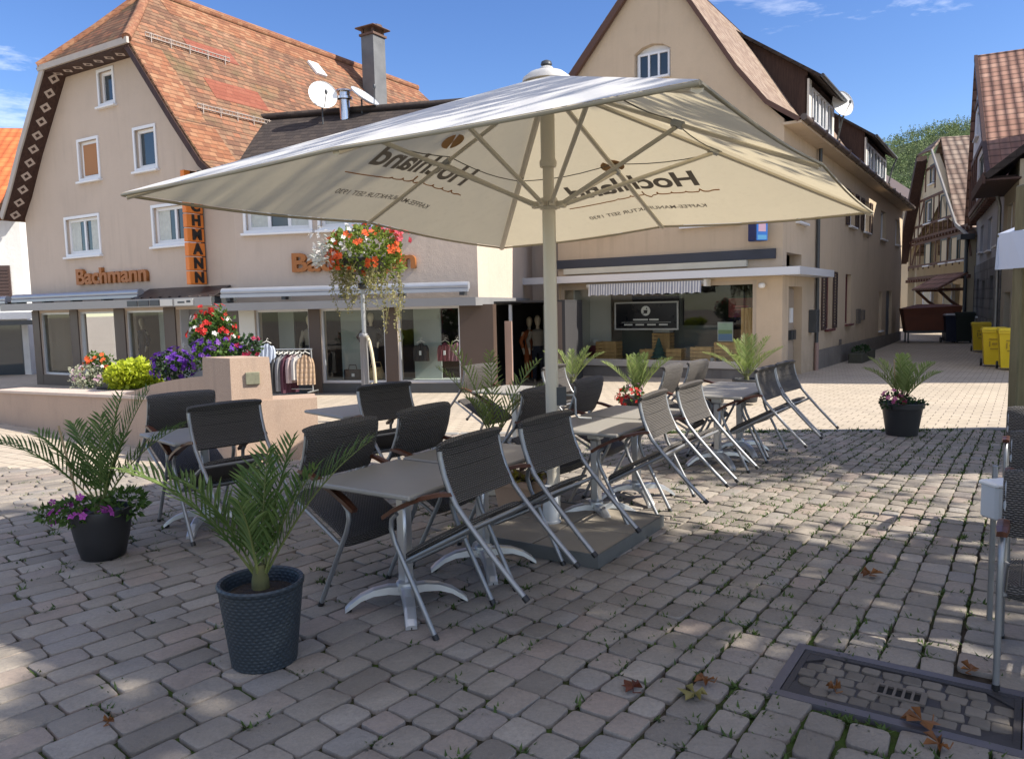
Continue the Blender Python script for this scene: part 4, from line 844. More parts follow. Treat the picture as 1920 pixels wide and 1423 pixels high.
tag(mb.build('joint_weeds', GRASS, fix=False), kind='stuff')
mb = MB()
x = -1.6
while x < 7:
    L_ = rc.uniform(.8,1.0); y = edge(x+L_/2)+.10; T = Matrix.Translation((x+L_/2, y, gz(0,y)-.05)) @ Matrix.Rotation(-.1,4,'Z'); mb.bbox(-L_/2+.006,L_/2-.006,-.055,.055,0,.056,.01,0,T); x += L_
tag(mb.build('kerb_edging', M('grey_kerb', (.24,.23,.215), .85, 0, .2, 6, .4, 60, .12)), kind='structure')
# ------------------------------------------------------------------ manhole cover with inlaid cobbles
t = thing('manhole_cover', 'rectangular cast iron manhole cover inlaid with small cobbles and a slotted grate', 'manhole cover', (MHC[0],MHC[1],0), math.degrees(math.atan2(MHU.y,MHU.x)))
IRON = M('cast_iron', (.125,.115,.125), .55, .35, .25, 8, .3, 80)
m = MB(); m.prism(rect(-.47,.47,-.275,.275), -.02, .008, 0, [rect(-.43,.43,-.225,.225)], axes='xy'); m.build('frame', IRON, t)
m = MB(); m.prism(rect(-.425,.425,-.22,.22), -.03, -.004, 0, axes='xy'); m.prism(rect(-.425,.425,-.22,.22), -.004, .006, 0, [rect(-.40,.40,-.195,.195)], axes='xy')
for sx in (-1,1):
    for sy in (-1,1):
        c = [(sx*.399,sy*.194),(sx*.30,sy*.194),(sx*.399,sy*.11)]; m.prism(c, -.003, .005, 0, axes='xy')
m.build('lid', M('lid_iron', (.05,.045,.045), .6, .3, .3, 8, .4, 70), t)
save = (mb.v, mb.f); mb = MB(); SV, SF = mb.v, mb.f; _gz = gz; gz = lambda x, y: 0
for i in range(10):
    for j in range(5):
        x = -.37+.08*i+rc.uniform(-.005,.005)+(.02 if j % 2 else 0); y = -.152+.076*j+rc.uniform(-.005,.005)
        if (abs(x) < .12 and abs(y) < .07) or (abs(x) > .3 and abs(y) > .13): continue
        a = rc.uniform(-.12,.12); r_ = cobble(x, y, math.cos(a), math.sin(a), rc.uniform(.068,.077), rc.uniform(.064,.072))
gz = _gz
o = mb.build('inlaid_cobbles', M('inlay_stone', (.15,.13,.105), .8, 0, .25, 12, .5, 60, .25), t, 40, False)
m = MB(); m.prism(rect(-.10,.10,-.055,.055), -.003, .009, 0, [rect(-.082+k*.034,-.058+k*.034,-.04,.04) for k in range(5)], axes='xy'); g_ = m.build('grate', M('worn_concrete_rim', (.13,.11,.09), .8, 0, .2, 12), t)
m = MB(); m.box(-.09,.092,-.045,.045,-.0035,-.001); m.build('slots', M('black_slot', (.004,.004,.004), .9), g_)
# ------------------------------------------------------------------ dead leaves
DLM = [leafmat('rusty_dead_leaf', (.16,.06,.02), (.30,.13,.04), .2), leafmat('dark_red_dead_leaf', (.09,.02,.012), (.16,.045,.02), .2), leafmat('yellow_green_dead_leaf', (.22,.2,.06), (.34,.28,.1), .25)]
def dead_leaf(x, y, s, mat, label):
    t = thing('dead_leaf', label, 'leaf', (x,y,gz(x,y)+.012), U(0,360), 'fallen leaves on the cobbles'); m = MB(); n = 12; c = (0,0,.012)
    for L5 in range(5):
        a = -1.9+L5*.95; l = s*(1-.28*abs(L5-2)/2)*U(.8,1.1); d = Vector((math.cos(a),math.sin(a),0)); sd = Vector((-d.y,d.x,0))*l*.3
        p0, p1, p2 = Vector((0,0,.01)), d*l*.55+Vector((0,0,U(.012,.05))), d*l+Vector((0,0,U(0,.035)))
        m.poly([p0, p1-sd, p2]); m.poly([p0, p2, p1+sd])
    m.build('blade', DLM[mat], t, fix=False); m = MB(); m.tube([(0,0,.01),(-s*.4,.02,.004),(-s*.8,.0,.012)], .0025, 5); m.build('stalk', DLM[mat], t)
leafs = [(1187,1297,.10,1,'dark red curled leaf left of a greenish leaf on the cobbles'),(1302,1308,.11,2,'pale greenish leaf lying between two cobble joints near the manhole'),(1325,1283,.09,0,'rusty leaf lying just above the pale greenish leaf'),(1632,1082,.12,0,'large rusty leaf in the shade above the manhole cover'),(1728,1360,.13,0,'rusty leaf lying on the front rim of the manhole cover'),(1820,1265,.08,0,'small orange leaf at the far corner of the manhole cover'),(1565,1300,.06,0,'small brown leaf on the inlaid cobbles of the manhole cover'),(1762,1405,.09,0,'brown leaf on the cobbles in front of the manhole cover'),(205,1362,.05,0,'tiny tan leaf on the cobbles in front of the grey pot')]
# ------------------------------------------------------------------ camera (also used to turn measured sight lines into ground points)
FPX, PITCH, ROLL, HCAM = 1452.5, R(5.48), R(-1.272), 1.65
cp, sp_, cr, sr = math.cos(PITCH), math.sin(PITCH), math.cos(ROLL), math.sin(ROLL)
FW, RT, UP = Vector((0,cp,-sp_)), Vector((cr,sr*sp_,sr*cp)), Vector((-sr,cr*sp_,cr*cp))
def ray(px, py): return RT*((px-960)/FPX) + UP*(-(py-711.5)/FPX) + FW
def gpt(px, py):
    d = ray(px, py); z = 0
    for _ in range(30):
        k = (z-HCAM)/d.z; z = gz(d.x*k, d.y*k)
    return d.x*k, d.y*k
cam = bpy.data.cameras.new('camera'); co = bpy.data.objects.new('camera', cam); COL.objects.link(co); sc.camera = co
cam.sensor_width = 36; cam.lens = FPX/1920*36; cam.clip_start = .05; cam.clip_end = 3000
mw = Matrix((RT, UP, -FW)).transposed().to_4x4(); mw.translation = (0,0,HCAM); co.matrix_world = mw
for (px, py, s, k, lab) in leafs: x, y = gpt(px, py); dead_leaf(x, y, s*.72, k, lab)

# ------------------------------------------------------------------ leaf helpers
def leaf(m, p, d, l, w, mi=0, fold=.3):
    d = Vector(d).normalized(); s = d.cross(Vector((U(-1,1),U(-1,1),U(-1,1)))).normalized(); n = d.cross(s)
    p = Vector(p); a = p + d*l*.45 - s*w + n*w*fold; b = p + d*l*.45 + s*w + n*w*fold; e = p + d*l
    m.poly([p, a, e, b], mi)
def cloud(m, c, rad, n, l, w, mi=0, shell=.35, up=.3, flat=1):
    c = Vector(c)
    for _ in range(n):
        while True:
            q = Vector((U(-1,1),U(-1,1),U(-1,1))); r = q.length
            if .02 < r < 1: break
        r2 = r**shell; q = q.normalized()*r2; p = c + Vector((q.x*rad[0], q.y*rad[1], q.z*rad[2]))
        d = Vector((q.x+U(-.8,.8), q.y+U(-.8,.8), q.z*flat+up+U(-.7,.7))); leaf(m, p, d, l*U(.7,1.3), w*U(.7,1.3), mi)
def blossom(m, p, n, r, mi=0):
    n = Vector(n).normalized(); a = n.orthogonal().normalized(); b = n.cross(a); p = Vector(p); k0 = U(0,6)
    for k in range(5):
        w = k0+k*1.2566; d = a*math.cos(w)+b*math.sin(w); s = a*-math.sin(w)+b*math.cos(w)
        m.poly([p, p+d*r*.6-s*r*.38+n*r*.25, p+d*r+n*r*.15, p+d*r*.6+s*r*.38+n*r*.25], mi)
def blossoms(m, c, rad, n, r, mi=0, top=-.3, cluster=1):
    c = Vector(c)
    for _ in range(n):
        q = Vector((U(-1,1),U(-1,1),U(top,1))).normalized(); p = c + Vector((q.x*rad[0],q.y*rad[1],q.z*rad[2]))*U(.92,1.08)
        for _ in range(cluster): blossom(m, p + Vector((U(-1,1),U(-1,1),U(-1,1)))*r*(.9 if cluster > 1 else 0), q + Vector((U(-.5,.5),U(-.5,.5),U(-.3,.5))), r*U(.8,1.2), mi)
def petal(n, c): return leafmat(n, sc3(c,.75), c, .25, .6)
LEAFG = leafmat('flower_leaf_green', (.045,.10,.02), (.12,.20,.04)); LIME = leafmat('lime_leaf', (.34,.42,.02), (.58,.62,.05), .4); DKG = leafmat('dark_leaf', (.02,.05,.018), (.05,.10,.03))
SILV = leafmat('silver_leaf', (.30,.33,.24), (.5,.5,.36)); OLIVE = leafmat('trailing_olive_leaf', (.20,.20,.08), (.34,.30,.13))
PRED, PORA, PWHI, PPUR, PPIN, PMAG = petal('red_petal',(.62,.03,.025)), petal('orange_red_petal',(.80,.13,.03)), petal('white_petal',(.82,.8,.76)), petal('purple_petal',(.13,.03,.36)), petal('pale_pink_petal',(.62,.4,.5)), petal('magenta_petal',(.55,.10,.48))

# ------------------------------------------------------------------ potted palms
PALM = leafmat('palm_leaf', (.075,.14,.035), (.22,.29,.09), .42, .42); PALML = leafmat('pale_palm_leaf', (.16,.23,.06), (.36,.42,.15), .42, .45); STEM = M('palm_stem', (.13,.15,.04), .6, 0, .25, 10); FIBRE = M('palm_fibre', (.10,.10,.035), .85, 0, .3, 20)
SOIL = M('potting_soil', (.022,.015,.011), .95, 0, .5, 30, 1.0, 60, bd=.02); STICK = M('pale_cane', (.36,.26,.14), .8)
def frond(m, base, az, el, length, droop, ll, n=30, w=.008, side=0.):
    pts = []; p = Vector(base); k = 16; e = el; a = az
    for i in range(k+1):
        pts.append(p.copy()); d = Vector((math.cos(a)*math.cos(e), math.sin(a)*math.cos(e), math.sin(e))); p = p + d*length/k; e -= droop/k*(.35+1.3*i/k); a += side/k
    m.tube(pts, [.0075*(1-.75*i/k) for i in range(k+1)], 5, 1)
    for j in range(n):
        f = .16+.84*j/n; i = min(int(f*k), k-1); q = pts[i].lerp(pts[i+1], f*k-i); t = (pts[i+1]-pts[i]).normalized()
        s = t.cross(Vector((0,0,1))); s = s.normalized() if s.length > .05 else Vector((1,0,0)); nrm = s.cross(t)
        L_ = ll*(.30+.70*math.sin(math.pi*min(1,f*.62+.28)))*(1 if f < .8 else 1-(f-.8)*1.6)
        for sg in (-1,1):
            d = (t*U(.75,.95) + s*sg*U(.55,.8) + nrm*U(.25,.5)).normalized(); q2 = q + d*L_*.5; q3 = q2 + (d + Vector((0,0,-.25))).normalized()*L_*.5
            ww = d.cross(nrm).normalized()*w; fo = nrm*w*.5
            m.poly([q - ww*.4, q2 - ww + fo, q3, q2 + fo*0, q], 0); m.poly([q, q2, q3, q2 + ww + fo, q + ww*.4], 0)
def palm(name, label, x, y, potf, fr, base_z, rz=0, mats=None, cane=None, soil_r=.15, group='potted palms round the cafe tables'):
    z = gz(x,y); t = thing(name, label, 'potted plant', (x,y,z+.004), rz, group)
    potf(t); m = MB(); m.lathe([(soil_r,base_z-.03),(soil_r,base_z),(soil_r*.5,base_z+.015),(.01,base_z+.02)], 20)
    m.build('soil', SOIL, t, 60)
    mm, st = mats or (PALM, STEM)
    k0 = MB(); k0.tube([(0,0,base_z-.02),(0,0,base_z+.06),(.0,0,base_z+.13)], [.045,.04,.024], 9); k0.build('trunk', FIBRE, t, 60)
    for q in fr:
        m = MB(); az, el, L_, dr = q[:4]; ll = q[4] if len(q) > 4 else L_*.27; nn = q[5] if len(q) > 5 else 30
        a = R(az); frond(m, (.02*math.cos(a),.02*math.sin(a),base_z+.07), a, R(el), L_, dr, ll, nn, .0085); m.build('frond', [mm, st], t, fix=False)
    if cane: m = MB(); m.tube([(cane[0],cane[1],base_z-.05),(cane[0]+cane[2],cane[1],base_z+cane[3])], .008, 6); m.build('cane', STICK, t)
    return t
def weavepot(n, c):
    t = NT(n); s = t.a('ShaderNodeSeparateXYZ', {0: t.obj()}); v = s.outputs[2]; an = t.math('ARCTAN2', s.outputs[1], s.outputs[0])
    row = t.math('FLOOR', t.math('DIVIDE', v, .016)); h = t.math('MULTIPLY', t.math('ABSOLUTE', t.math('SINE', t.math('MULTIPLY', v, math.pi/.016))), t.math('ADD', .55, t.math('MULTIPLY', .45, t.math('SINE', t.math('ADD', t.math('MULTIPLY', an, 34), t.math('MULTIPLY', row, math.pi))))))
    t.set(color=t.mix(t.rng(h, 0, 1, 0, 1), sc3(c,.55), c), rough=.5); t.bump(h, .5, .004); return t.m
ANTH = weavepot('anthracite_weave', (.036,.05,.064)); BPOT = M('black_plastic_pot', (.018,.018,.02), .5, 0, .2, 5)
def pot1(t): m = MB(); m.lathe([(.145,0),(.15,.005),(.192,.365),(.197,.37),(.2,.385),(.193,.395),(.178,.39),(.172,.37),(.17,.33)], 48); m.build('pot', ANTH, t, 35)
def pot2(t): m = MB(); m.lathe([(.128,0),(.14,.012),(.172,.15),(.192,.27),(.197,.325),(.194,.338),(.182,.338),(.178,.30)], 36); m.build('pot', BPOT, t, 40)
def pot3(t): m = MB(); m.lathe([(.17,0),(.175,.005),(.225,.33),(.245,.335),(.248,.39),(.235,.40),(.225,.38),(.22,.34)], 36); m.build('pot', BPOT, t, 35)
p1 = palm('potted_palm', 'young palm in an anthracite woven-look pot nearest the front table', -1.2, 3.53, pot1,
    [(176,56,.82,.85,.23,24),(164,64,.62,.8,.19,20),(8,61,.82,.55,.22,24),(-14,70,.62,.5,.19,20),(80,84,.6,.3,.19,20),(50,79,.66,.35,.2,22),(118,77,.52,.5,.18,18),(-100,80,.42,.45,.16,16)], .335)
p2 = palm('potted_palm', 'palm over magenta petunias in a round black pot at the left', -2.82, 5.17, pot2,
    [(178,50,.86,.95,.24,24),(166,60,.68,.7,.2,20),(35,73,.84,.35,.23,26),(60,80,.76,.25,.2,22),(4,57,.80,.75,.2,22),(100,84,.62,.3,.18,18),(140,70,.64,.6,.19,20),(-20,72,.56,.5,.18,18)], .285, cane=(-.12,0,-.12,.62))
m = MB(); cloud(m, (-.1,-.06,.33), (.2,.16,.07), 240, .045, .016); cloud(m, (.16,.02,.36), (.12,.12,.09), 260, .05, .013); cloud(m, (-.28,-.05,.32), (.14,.1,.06), 90, .04, .014); o = m.build('petunia_leaves', LEAFG, p2, fix=False)
m = MB(); blossoms(m, (-.08,-.09,.31), (.2,.16,.08), 14, .032); blossoms(m, (-.32,-.04,.35), (.14,.1,.08), 12, .03); blossoms(m, (-.14,.0,.42), (.06,.05,.1), 3, .028); blossoms(m, (.06,-.16,.33), (.12,.08,.05), 8, .032); m.build('petunia_blossoms', PMAG, o, fix=False)
p3 = palm('potted_palm', 'palm with pink flowers in a tall black pot alone at the patio edge', 4.72, 9.3, pot3,
    [(180,56,.6,.8,.17,24),(20,60,.62,.8,.17,24),(80,80,.56,.3,.16,24),(130,70,.55,.5,.16,22),(-40,66,.56,.6,.16,22),(-90,74,.5,.5,.15,20),(0,50,.55,.7,.16,22),(60,70,.6,.4,.16,24),(155,66,.62,.6,.16,24)], .36, mats=(PALML,STEM), soil_r=.2, cane=(-.05,.05,-.04,.55))
m = MB(); cloud(m, (-.12,-.08,.42), (.18,.14,.09), 200, .045, .015); cloud(m, (.1,-.05,.38), (.14,.14,.06), 120, .045, .015); o = m.build('flower_leaves', DKG, p3, fix=False)
m = MB(); blossoms(m, (-.17,-.1,.45), (.14,.12,.12), 14, .03, 0); m.build('pink_blossoms', petal('rose_petal',(.6,.12,.3)), o, fix=False)
m = MB(); blossoms(m, (-.05,-.12,.42), (.14,.1,.1), 9, .026, 0); m.build('dark_red_blossoms', petal('wine_petal',(.28,.01,.06)), o, fix=False)
p4 = palm('potted_palm', 'bright palm with red flowers in a black pot behind the middle tables', 1.72, 10.6, pot3,
    [(165,56,.66,.6,.17,24),(20,54,.72,.6,.18,24),(85,84,.56,.2,.18,24),(120,78,.56,.3,.17,24),(50,74,.6,.3,.17,24),(-60,76,.5,.4,.16,22),(-120,70,.52,.5,.16,20),(0,66,.6,.5,.17,22)], .36, mats=(PALML,STEM), soil_r=.2)
m = MB(); cloud(m, (-.1,-.1,.43), (.17,.14,.14), 220, .045, .015); o = m.build('flower_leaves', LEAFG, p4, fix=False); m = MB(); blossoms(m, (-.12,-.14,.42), (.19,.14,.15), 34, .032, 0, -.8); m.build('red_blossoms', PRED, o, fix=False); m = MB(); blossoms(m, (-.06,-.12,.52), (.12,.1,.1), 10, .028); m.build('pink_blossoms', PPIN, o, fix=False)
WPOT = M('cream_ceramic', (.62,.56,.46), .5, 0, .08, 3)
def pot5(t): m = MB(); m.lathe([(.14,0),(.15,.01),(.20,.30),(.235,.44),(.238,.46),(.222,.46),(.2,.40)], 36); m.build('pot', WPOT, t, 35)
p5 = palm('potted_palm', 'thin pale palm in a cream pot between the front and back tables', -.17, 6.75, pot5,
    [(150,72,.95,.5,.18,18),(172,64,.8,.6,.16,16),(40,62,.85,.6,.18,18),(95,78,.8,.4,.16,16),(10,58,.66,.7,.15,14),(-130,66,.5,.8,.14,14),(-20,64,.55,.6,.15,14)], .42, mats=(PALML,STEM), soil_r=.19)
p6 = palm('potted_palm', 'palm in a black pot behind the parasol pole', 1.05, 13.4, pot3, [(170,58,.7,.6,.18,22),(15,52,.75,.7,.18,22),(40,64,.7,.5,.18,22),(90,80,.55,.3,.16,20),(-40,64,.6,.6,.16,20),(140,70,.6,.5,.16,20)], .36, mats=(PALML,STEM), soil_r=.2)
p7 = palm('potted_palm', 'palm in a black pot in front of the coffee shop corner', 4.05, 13.3, pot3, [(175,42,.85,.6,.2,24),(5,48,.8,.5,.2,24),(30,60,.85,.4,.2,24),(80,80,.75,.3,.2,24),(110,72,.7,.4,.2,24),(150,58,.75,.5,.2,24),(-40,60,.6,.6,.18,22),(-140,56,.6,.7,.18,22),(55,70,.8,.4,.2,24)], .36, mats=(PALML,STEM), soil_r=.2)
# square clay planter by the parasol foot
t = thing('square_planter', 'small square clay planter with yellowish ground plants by the parasol foot', 'planter', (.08,5.98,.0), -33)
m = MB()
m.prism([(-.14,-.14),(.14,-.14),(.14,.14),(-.14,.14)], .0, .02, axes='xy')
for a in range(4):
    T = Matrix.Rotation(R(90*a),4,'Z'); m.sheet([tuple(T@Vector(q)) for q in ((-.14,-.14,0),(.14,-.14,0),(.18,-.18,.3),(-.18,-.18,.3))], tuple(T@Vector((0,-1,-.1))), .02); m.box(-.195,.195,-.195,-.16,.26,.31,0,T)
m.build('planter_body', M('pale_clay', (.42,.28,.19), .8, 0, .15, 4, .3, 50), t)
m = MB(); m.box(-.15,.15,-.15,.15,.2,.26); m.build('soil', SOIL, t)
m = MB(); cloud(m, (0,0,.34), (.19,.19,.11), 220, .06, .018); m.build('leaves', leafmat('yellowish_leaf', (.12,.12,.02), (.42,.33,.05)), t, fix=False)
# pair of dark climbing pot plants seen behind the chairs of the middle row
# ------------------------------------------------------------------ cafe tables
TOP = M('grey_melamine_top', (.30,.285,.255), .42, 0, .05, 5)
UD, VD = Vector((.834,-.552,0)), Vector((.552,.834,0)); ZU = math.degrees(math.atan2(UD.y, UD.x))
def make_table():
    t = thing('cafe_table', '', 'table', (0,0,0))
    m = MB(); m.bbox(-.345,.345,-.345,.345,.705,.732,.008); m.build('tabletop', TOP, t)
    m = MB(); m.bbox(-.05,.05,-.05,.05,.62,.704,.01); m.box(-.25,.25,-.015,.015,.69,.704); m.box(-.015,.015,-.25,-.016,.69,.704); m.box(-.015,.015,.016,.25,.69,.704); m.build('top_bracket', ALU, t)
    m = MB(); m.bbox(-.034,.034,-.034,.034,.13,.62,.012); m.build('column', ALU, t, 40)
    m = MB(); m.lathe([(.05,.09),(.06,.1),(.055,.14),(.036,.155)], 16); m.build('base_hub', ALUW, t, 40)
    for k in range(4):
        a = R(45+90*k); d = Vector((math.cos(a),math.sin(a),0)); s = Vector((-d.y,d.x,0)); m = MB(); pr_ = [(.03,.125,.036,.05),(.10,.13,.036,.046),(.18,.118,.034,.038),(.25,.09,.032,.034),(.31,.048,.032,.032),(.335,.022,.03,.022)]
        i0 = 0; sec = []
        for r_, z, w, h in pr_: sec.append([d*r_+s*w+Vector((0,0,z-h)), d*r_-s*w+Vector((0,0,z-h)), d*r_-s*w*.9+Vector((0,0,z-.006)), d*r_-s*w*.5+Vector((0,0,z)), d*r_+s*w*.5+Vector((0,0,z)), d*r_+s*w*.9+Vector((0,0,z-.006))])
        for A_, B_ in zip(sec[:-1], sec[1:]):
            for q in range(6): m.poly([A_[q], A_[(q+1)%6], B_[(q+1)%6], B_[q]])
        m.poly(sec[0]); m.poly(sec[-1][::-1]); fo = m.build('foot', ALUW, t, 35)
        m = MB(); e = d*.318; m.lathe([(.018,0),(.018,.012)], 10, (e.x,e.y,0)); m.build('glide', BLACK, fo)
    return t
# ------------------------------------------------------------------ tilted wicker chairs
WICK = wickermat('dark_brown_wicker', (.013,.012,.011), (.165,.148,.132)); ARMW = woodmat('red_brown_armrest', (.06,.022,.012), (.13,.05,.028), .35, (.5,4,4)); TUBE = M('grey_tube', (.30,.305,.31), .42, .7, .06, 6)
def make_chair(TIP=30.0):
    """seat faces +x; tipped forward about its front feet, which stand on the origin line"""
    t = thing('wicker_chair', '', 'chair', (0,0,0)); T = Matrix.Rotation(R(TIP), 4, 'Y') @ Matrix.Translation((-.27,0,0))
    def P(*p): return T @ Vector(p)
    def panel(name, prof, y0, y1, th):
        m = MB(); n = 12; k = len(prof)
        nrm = []
        for i in range(k):
            a, b = prof[max(0,i-1)], prof[min(k-1,i+1)]; tx, tz = b[0]-a[0], b[1]-a[1]; L_ = math.hypot(tx,tz); nrm.append((-tz/L_, tx/L_))
        g = {}
        for s in (0,1):
            for i in range(k):
                for j in range(n+1):
                    yy = y0+(y1-y0)*j/n; bow = .009*(1-(2*j/n-1)**2); o = th*(s-.5)*(1 if 0 < j < n else .6)
                    g[s,i,j] = len(m.v); m.v.append((prof[i][0]+nrm[i][0]*(o-bow), yy, prof[i][1]+nrm[i][1]*(o-bow)))
        def F(*q): m.f.append(tuple(g[x] for x in q)); m.mi.append(0)
        for i in range(k-1):
            for j in range(n): F((0,i,j),(0,i,j+1),(0,i+1,j+1),(0,i+1,j)); F((1,i,j),(1,i+1,j),(1,i+1,j+1),(1,i,j+1))
            F((0,i,0),(0,i+1,0),(1,i+1,0),(1,i,0)); F((0,i,n),(1,i,n),(1,i+1,n),(0,i+1,n))
        for j in range(n): F((0,0,j),(1,0,j),(1,0,j+1),(0,0,j+1)); F((0,k-1,j),(0,k-1,j+1),(1,k-1,j+1),(1,k-1,j))
        o = m.build(name, WICK, t, 50)
        o.data.transform(T); return o
    panel('backrest', [(-.200,.535),(-.203,.58),(-.208,.64),(-.219,.70),(-.238,.765),(-.253,.80),(-.265,.818),(-.277,.82),(-.283,.806)], -.272, .272, .03)
    panel('seat', [(.235,.395),(.25,.42),(.24,.438),(.18,.442),(.05,.436),(-.1,.428),(-.2,.425)], -.235, .235, .022)
    for s in (-1,1):
        y = s*.262
        m = MB(); m.tube([P(-.335,y,0),(P(-.30,y,.12)),P(-.258,y,.28),P(-.225,y,.42),P(-.204,y,.53),P(-.206,y,.60),P(-.216,y,.68),P(-.240,y,.765),P(-.254,y,.795)], .0135, 10); l = m.build('rear_leg', TUBE, t, 60)
        m = MB(); m.tube([P(-.339,y,-.012),P(-.331,y,.014)], .016, 10); m.build('foot_cap', BLACK, l, 60)
        m = MB(); m.tube([P(.27,y,0),P(.262,y,.2),P(.255,y,.40),P(.25,y,.52),P(.235,y,.59),P(.205,y,.63),P(.16,y,.642)], .0135, 10); l = m.build('front_leg', TUBE, t, 60)
        m = MB(); m.tube([P(.27,y,-.004),P(.269,y,.024)], .016, 10); m.build('foot_cap', BLACK, l, 60)
        m = MB(); k = [(-.215,.575),(-.15,.602),(-.05,.628),(.07,.645),(.17,.652),(.25,.648)]; w = [.016,.02,.024,.026,.026,.02]; sec = []
        for (x, z), ww in zip(k, w): sec.append([P(x,y-ww,z),P(x,y+ww,z),P(x,y+ww*.9,z+.02),P(x,y,z+.024),P(x,y-ww*.9,z+.02)])
        for A_, B_ in zip(sec[:-1], sec[1:]):
            for q in range(5): m.poly([A_[q],A_[(q+1)%5],B_[(q+1)%5],B_[q]])
        m.poly(sec[0]); m.poly(sec[-1][::-1]); m.build('armrest', ARMW, t, 40)
    m = MB()
    for s in (-1,1): m.tube([P(.255,s*.25,.41),P(0,s*.25,.405),P(-.222,s*.25,.40)], .011, 8)
    m.tube([P(.23,-.25,.40),P(.23,.25,.40)], .011, 8); m.tube([P(-.2,-.25,.40),P(-.2,.25,.40)], .011, 8); m.build('seat_frame', TUBE, t, 60)
    return t
proto_t, proto_c = make_table(), make_chair(); used = {'t': False, 'c': False}
def place(which, x, y, rz, label, group):
    p = proto_t if which == 't' else proto_c
    o = copy_tree(p) if used[which] else p
    used[which] = True; o.location = (x, y, gz(x,y)+.006); o.rotation_euler = (0,0,R(rz)); o['label'] = label; o['group'] = group; return o
TG, CGp = 'grey cafe tables on aluminium feet', 'wicker chairs tipped against the tables'
PROT = 0
def table(c, label, rz=ZU): place('t', c[0], c[1], rz, label, TG)
def chair(c, side, label, du=0., dv=0., drz=0., rot=0.):
    s = side; M_ = Matrix.Rotation(R(rot),3,'Z'); u_, v_ = M_ @ UD, M_ @ VD; px, py = c[0] + u_.x*(s*.41+du) + v_.x*dv, c[1] + u_.y*(s*.41+du) + v_.y*dv
    place('c', px, py, ZU + rot + (180 if s > 0 else 0) + drz, label, CGp)
T1 = (-.61,4.16); T2 = (T1[0]+.735*VD.x, T1[1]+.735*VD.y); T5b = (1.03,6.42); T5a = (T5b[0]-.735*VD.x, T5b[1]-.735*VD.y)
T6a = (2.06,7.72); T6b = (T6a[0]+.735*VD.x, T6a[1]+.735*VD.y); T3 = (-2.37,5.85); T4 = (-1.42,7.0); T7 = (.03,8.5); T8 = (2.47,3.02); T9 = (T8[0]+.735*VD.x, T8[1]+.735*VD.y)
table(T1, 'grey table nearest the viewer, behind the anthracite pot with the palm')
table(T2, 'grey table directly behind the front table, beside the parasol base')
table(T3, 'grey table between the left petunia pot and the stone trough', ZU-12)
table(T4, 'grey table in front of the post with the flower ball', ZU-14)
table(T5a, 'grey table just right of the parasol pole, nearer of a pair')
table(T5b, 'grey table with sunlit edge behind the one right of the pole')
table(T6a, 'grey table at the right rear of the patio, nearer of its pair')
table(T6b, 'grey table at the right rear of the patio, farther of its pair')
table(T7, 'grey table on the far side of the cream pot, left of the pole')
chair(T1, 1, 'chair leaning on the right side of the front table, its back towards us', 0, 0, 2)
chair(T1, -1, 'chair leaning on the left side of the front table behind the palm', 0, .02, -3)
chair(T2, 1, 'chair at the parasol base leaning on the right side of the second table', .0, .02, -2)
chair(T2, -1, 'chair leaning on the left side of the second table', 0, .03, 2)
chair(T3, 1, 'chair leaning on the right side of the table by the stone trough', 0, -.02, 0, -12)
# chair(T3, 1, 'second chair just behind the one at the right of the trough table', .08, .10, 2, -12)
chair(T3, -1, 'chair leaning on the left side of the table by the stone trough', -.04, .06, 0, -12)
chair(T4, 1, 'chair leaning on the table in front of the flower ball post', .0, .0, 0, -14)
chair(T5a, 1, 'brown shaded chair leaning on the right of the table beside the pole', 0, 0, 3)
chair(T5a, -1, 'chair with curved dark back left of the table beside the pole', 0, .0, -4)
chair(T5b, 1, 'sunlit chair with pale back leaning right of the farther middle table', .0, .0, 0)
chair(T5b, -1, 'chair half hidden by the pole at the farther middle table', 0, .06, 2)
chair(T6a, 1, 'dark chair leaning on the right of the nearer rear table', 0, 0, -3)
chair(T6b, 1, 'outermost dark chair leaning on the far rear table at the right', .0, .0, -6)
chair(T6a, -1, 'dark chair leaning on the left of the nearer rear table', 0, 0, 2)
chair(T6b, -1, 'dark chair leaning on the left of the far rear table', 0, 0, -3)
chair(T7, -1, 'sun flecked chair left of the table beyond the cream pot', 0, 0, -6)
chair(T7, 1, 'chair partly behind the parasol pole at the far table', 0, .05, 4)
used['c'] = False; proto_c = make_chair(0.0)                       # two chairs at the right edge stand upright
place('c', 2.21, 2.95, -124, 'upright chair at the right edge of the picture with its leg beside the manhole', 'upright wicker chairs at the right edge')
place('c', 2.90, 3.98, -124, 'upright chair behind the one beside the manhole at the right edge', 'upright wicker chairs at the right edge')
place('c', 3.52, 4.98, -124, 'farthest of the upright chairs at the right edge, beyond the junction box', 'upright wicker chairs at the right edge')
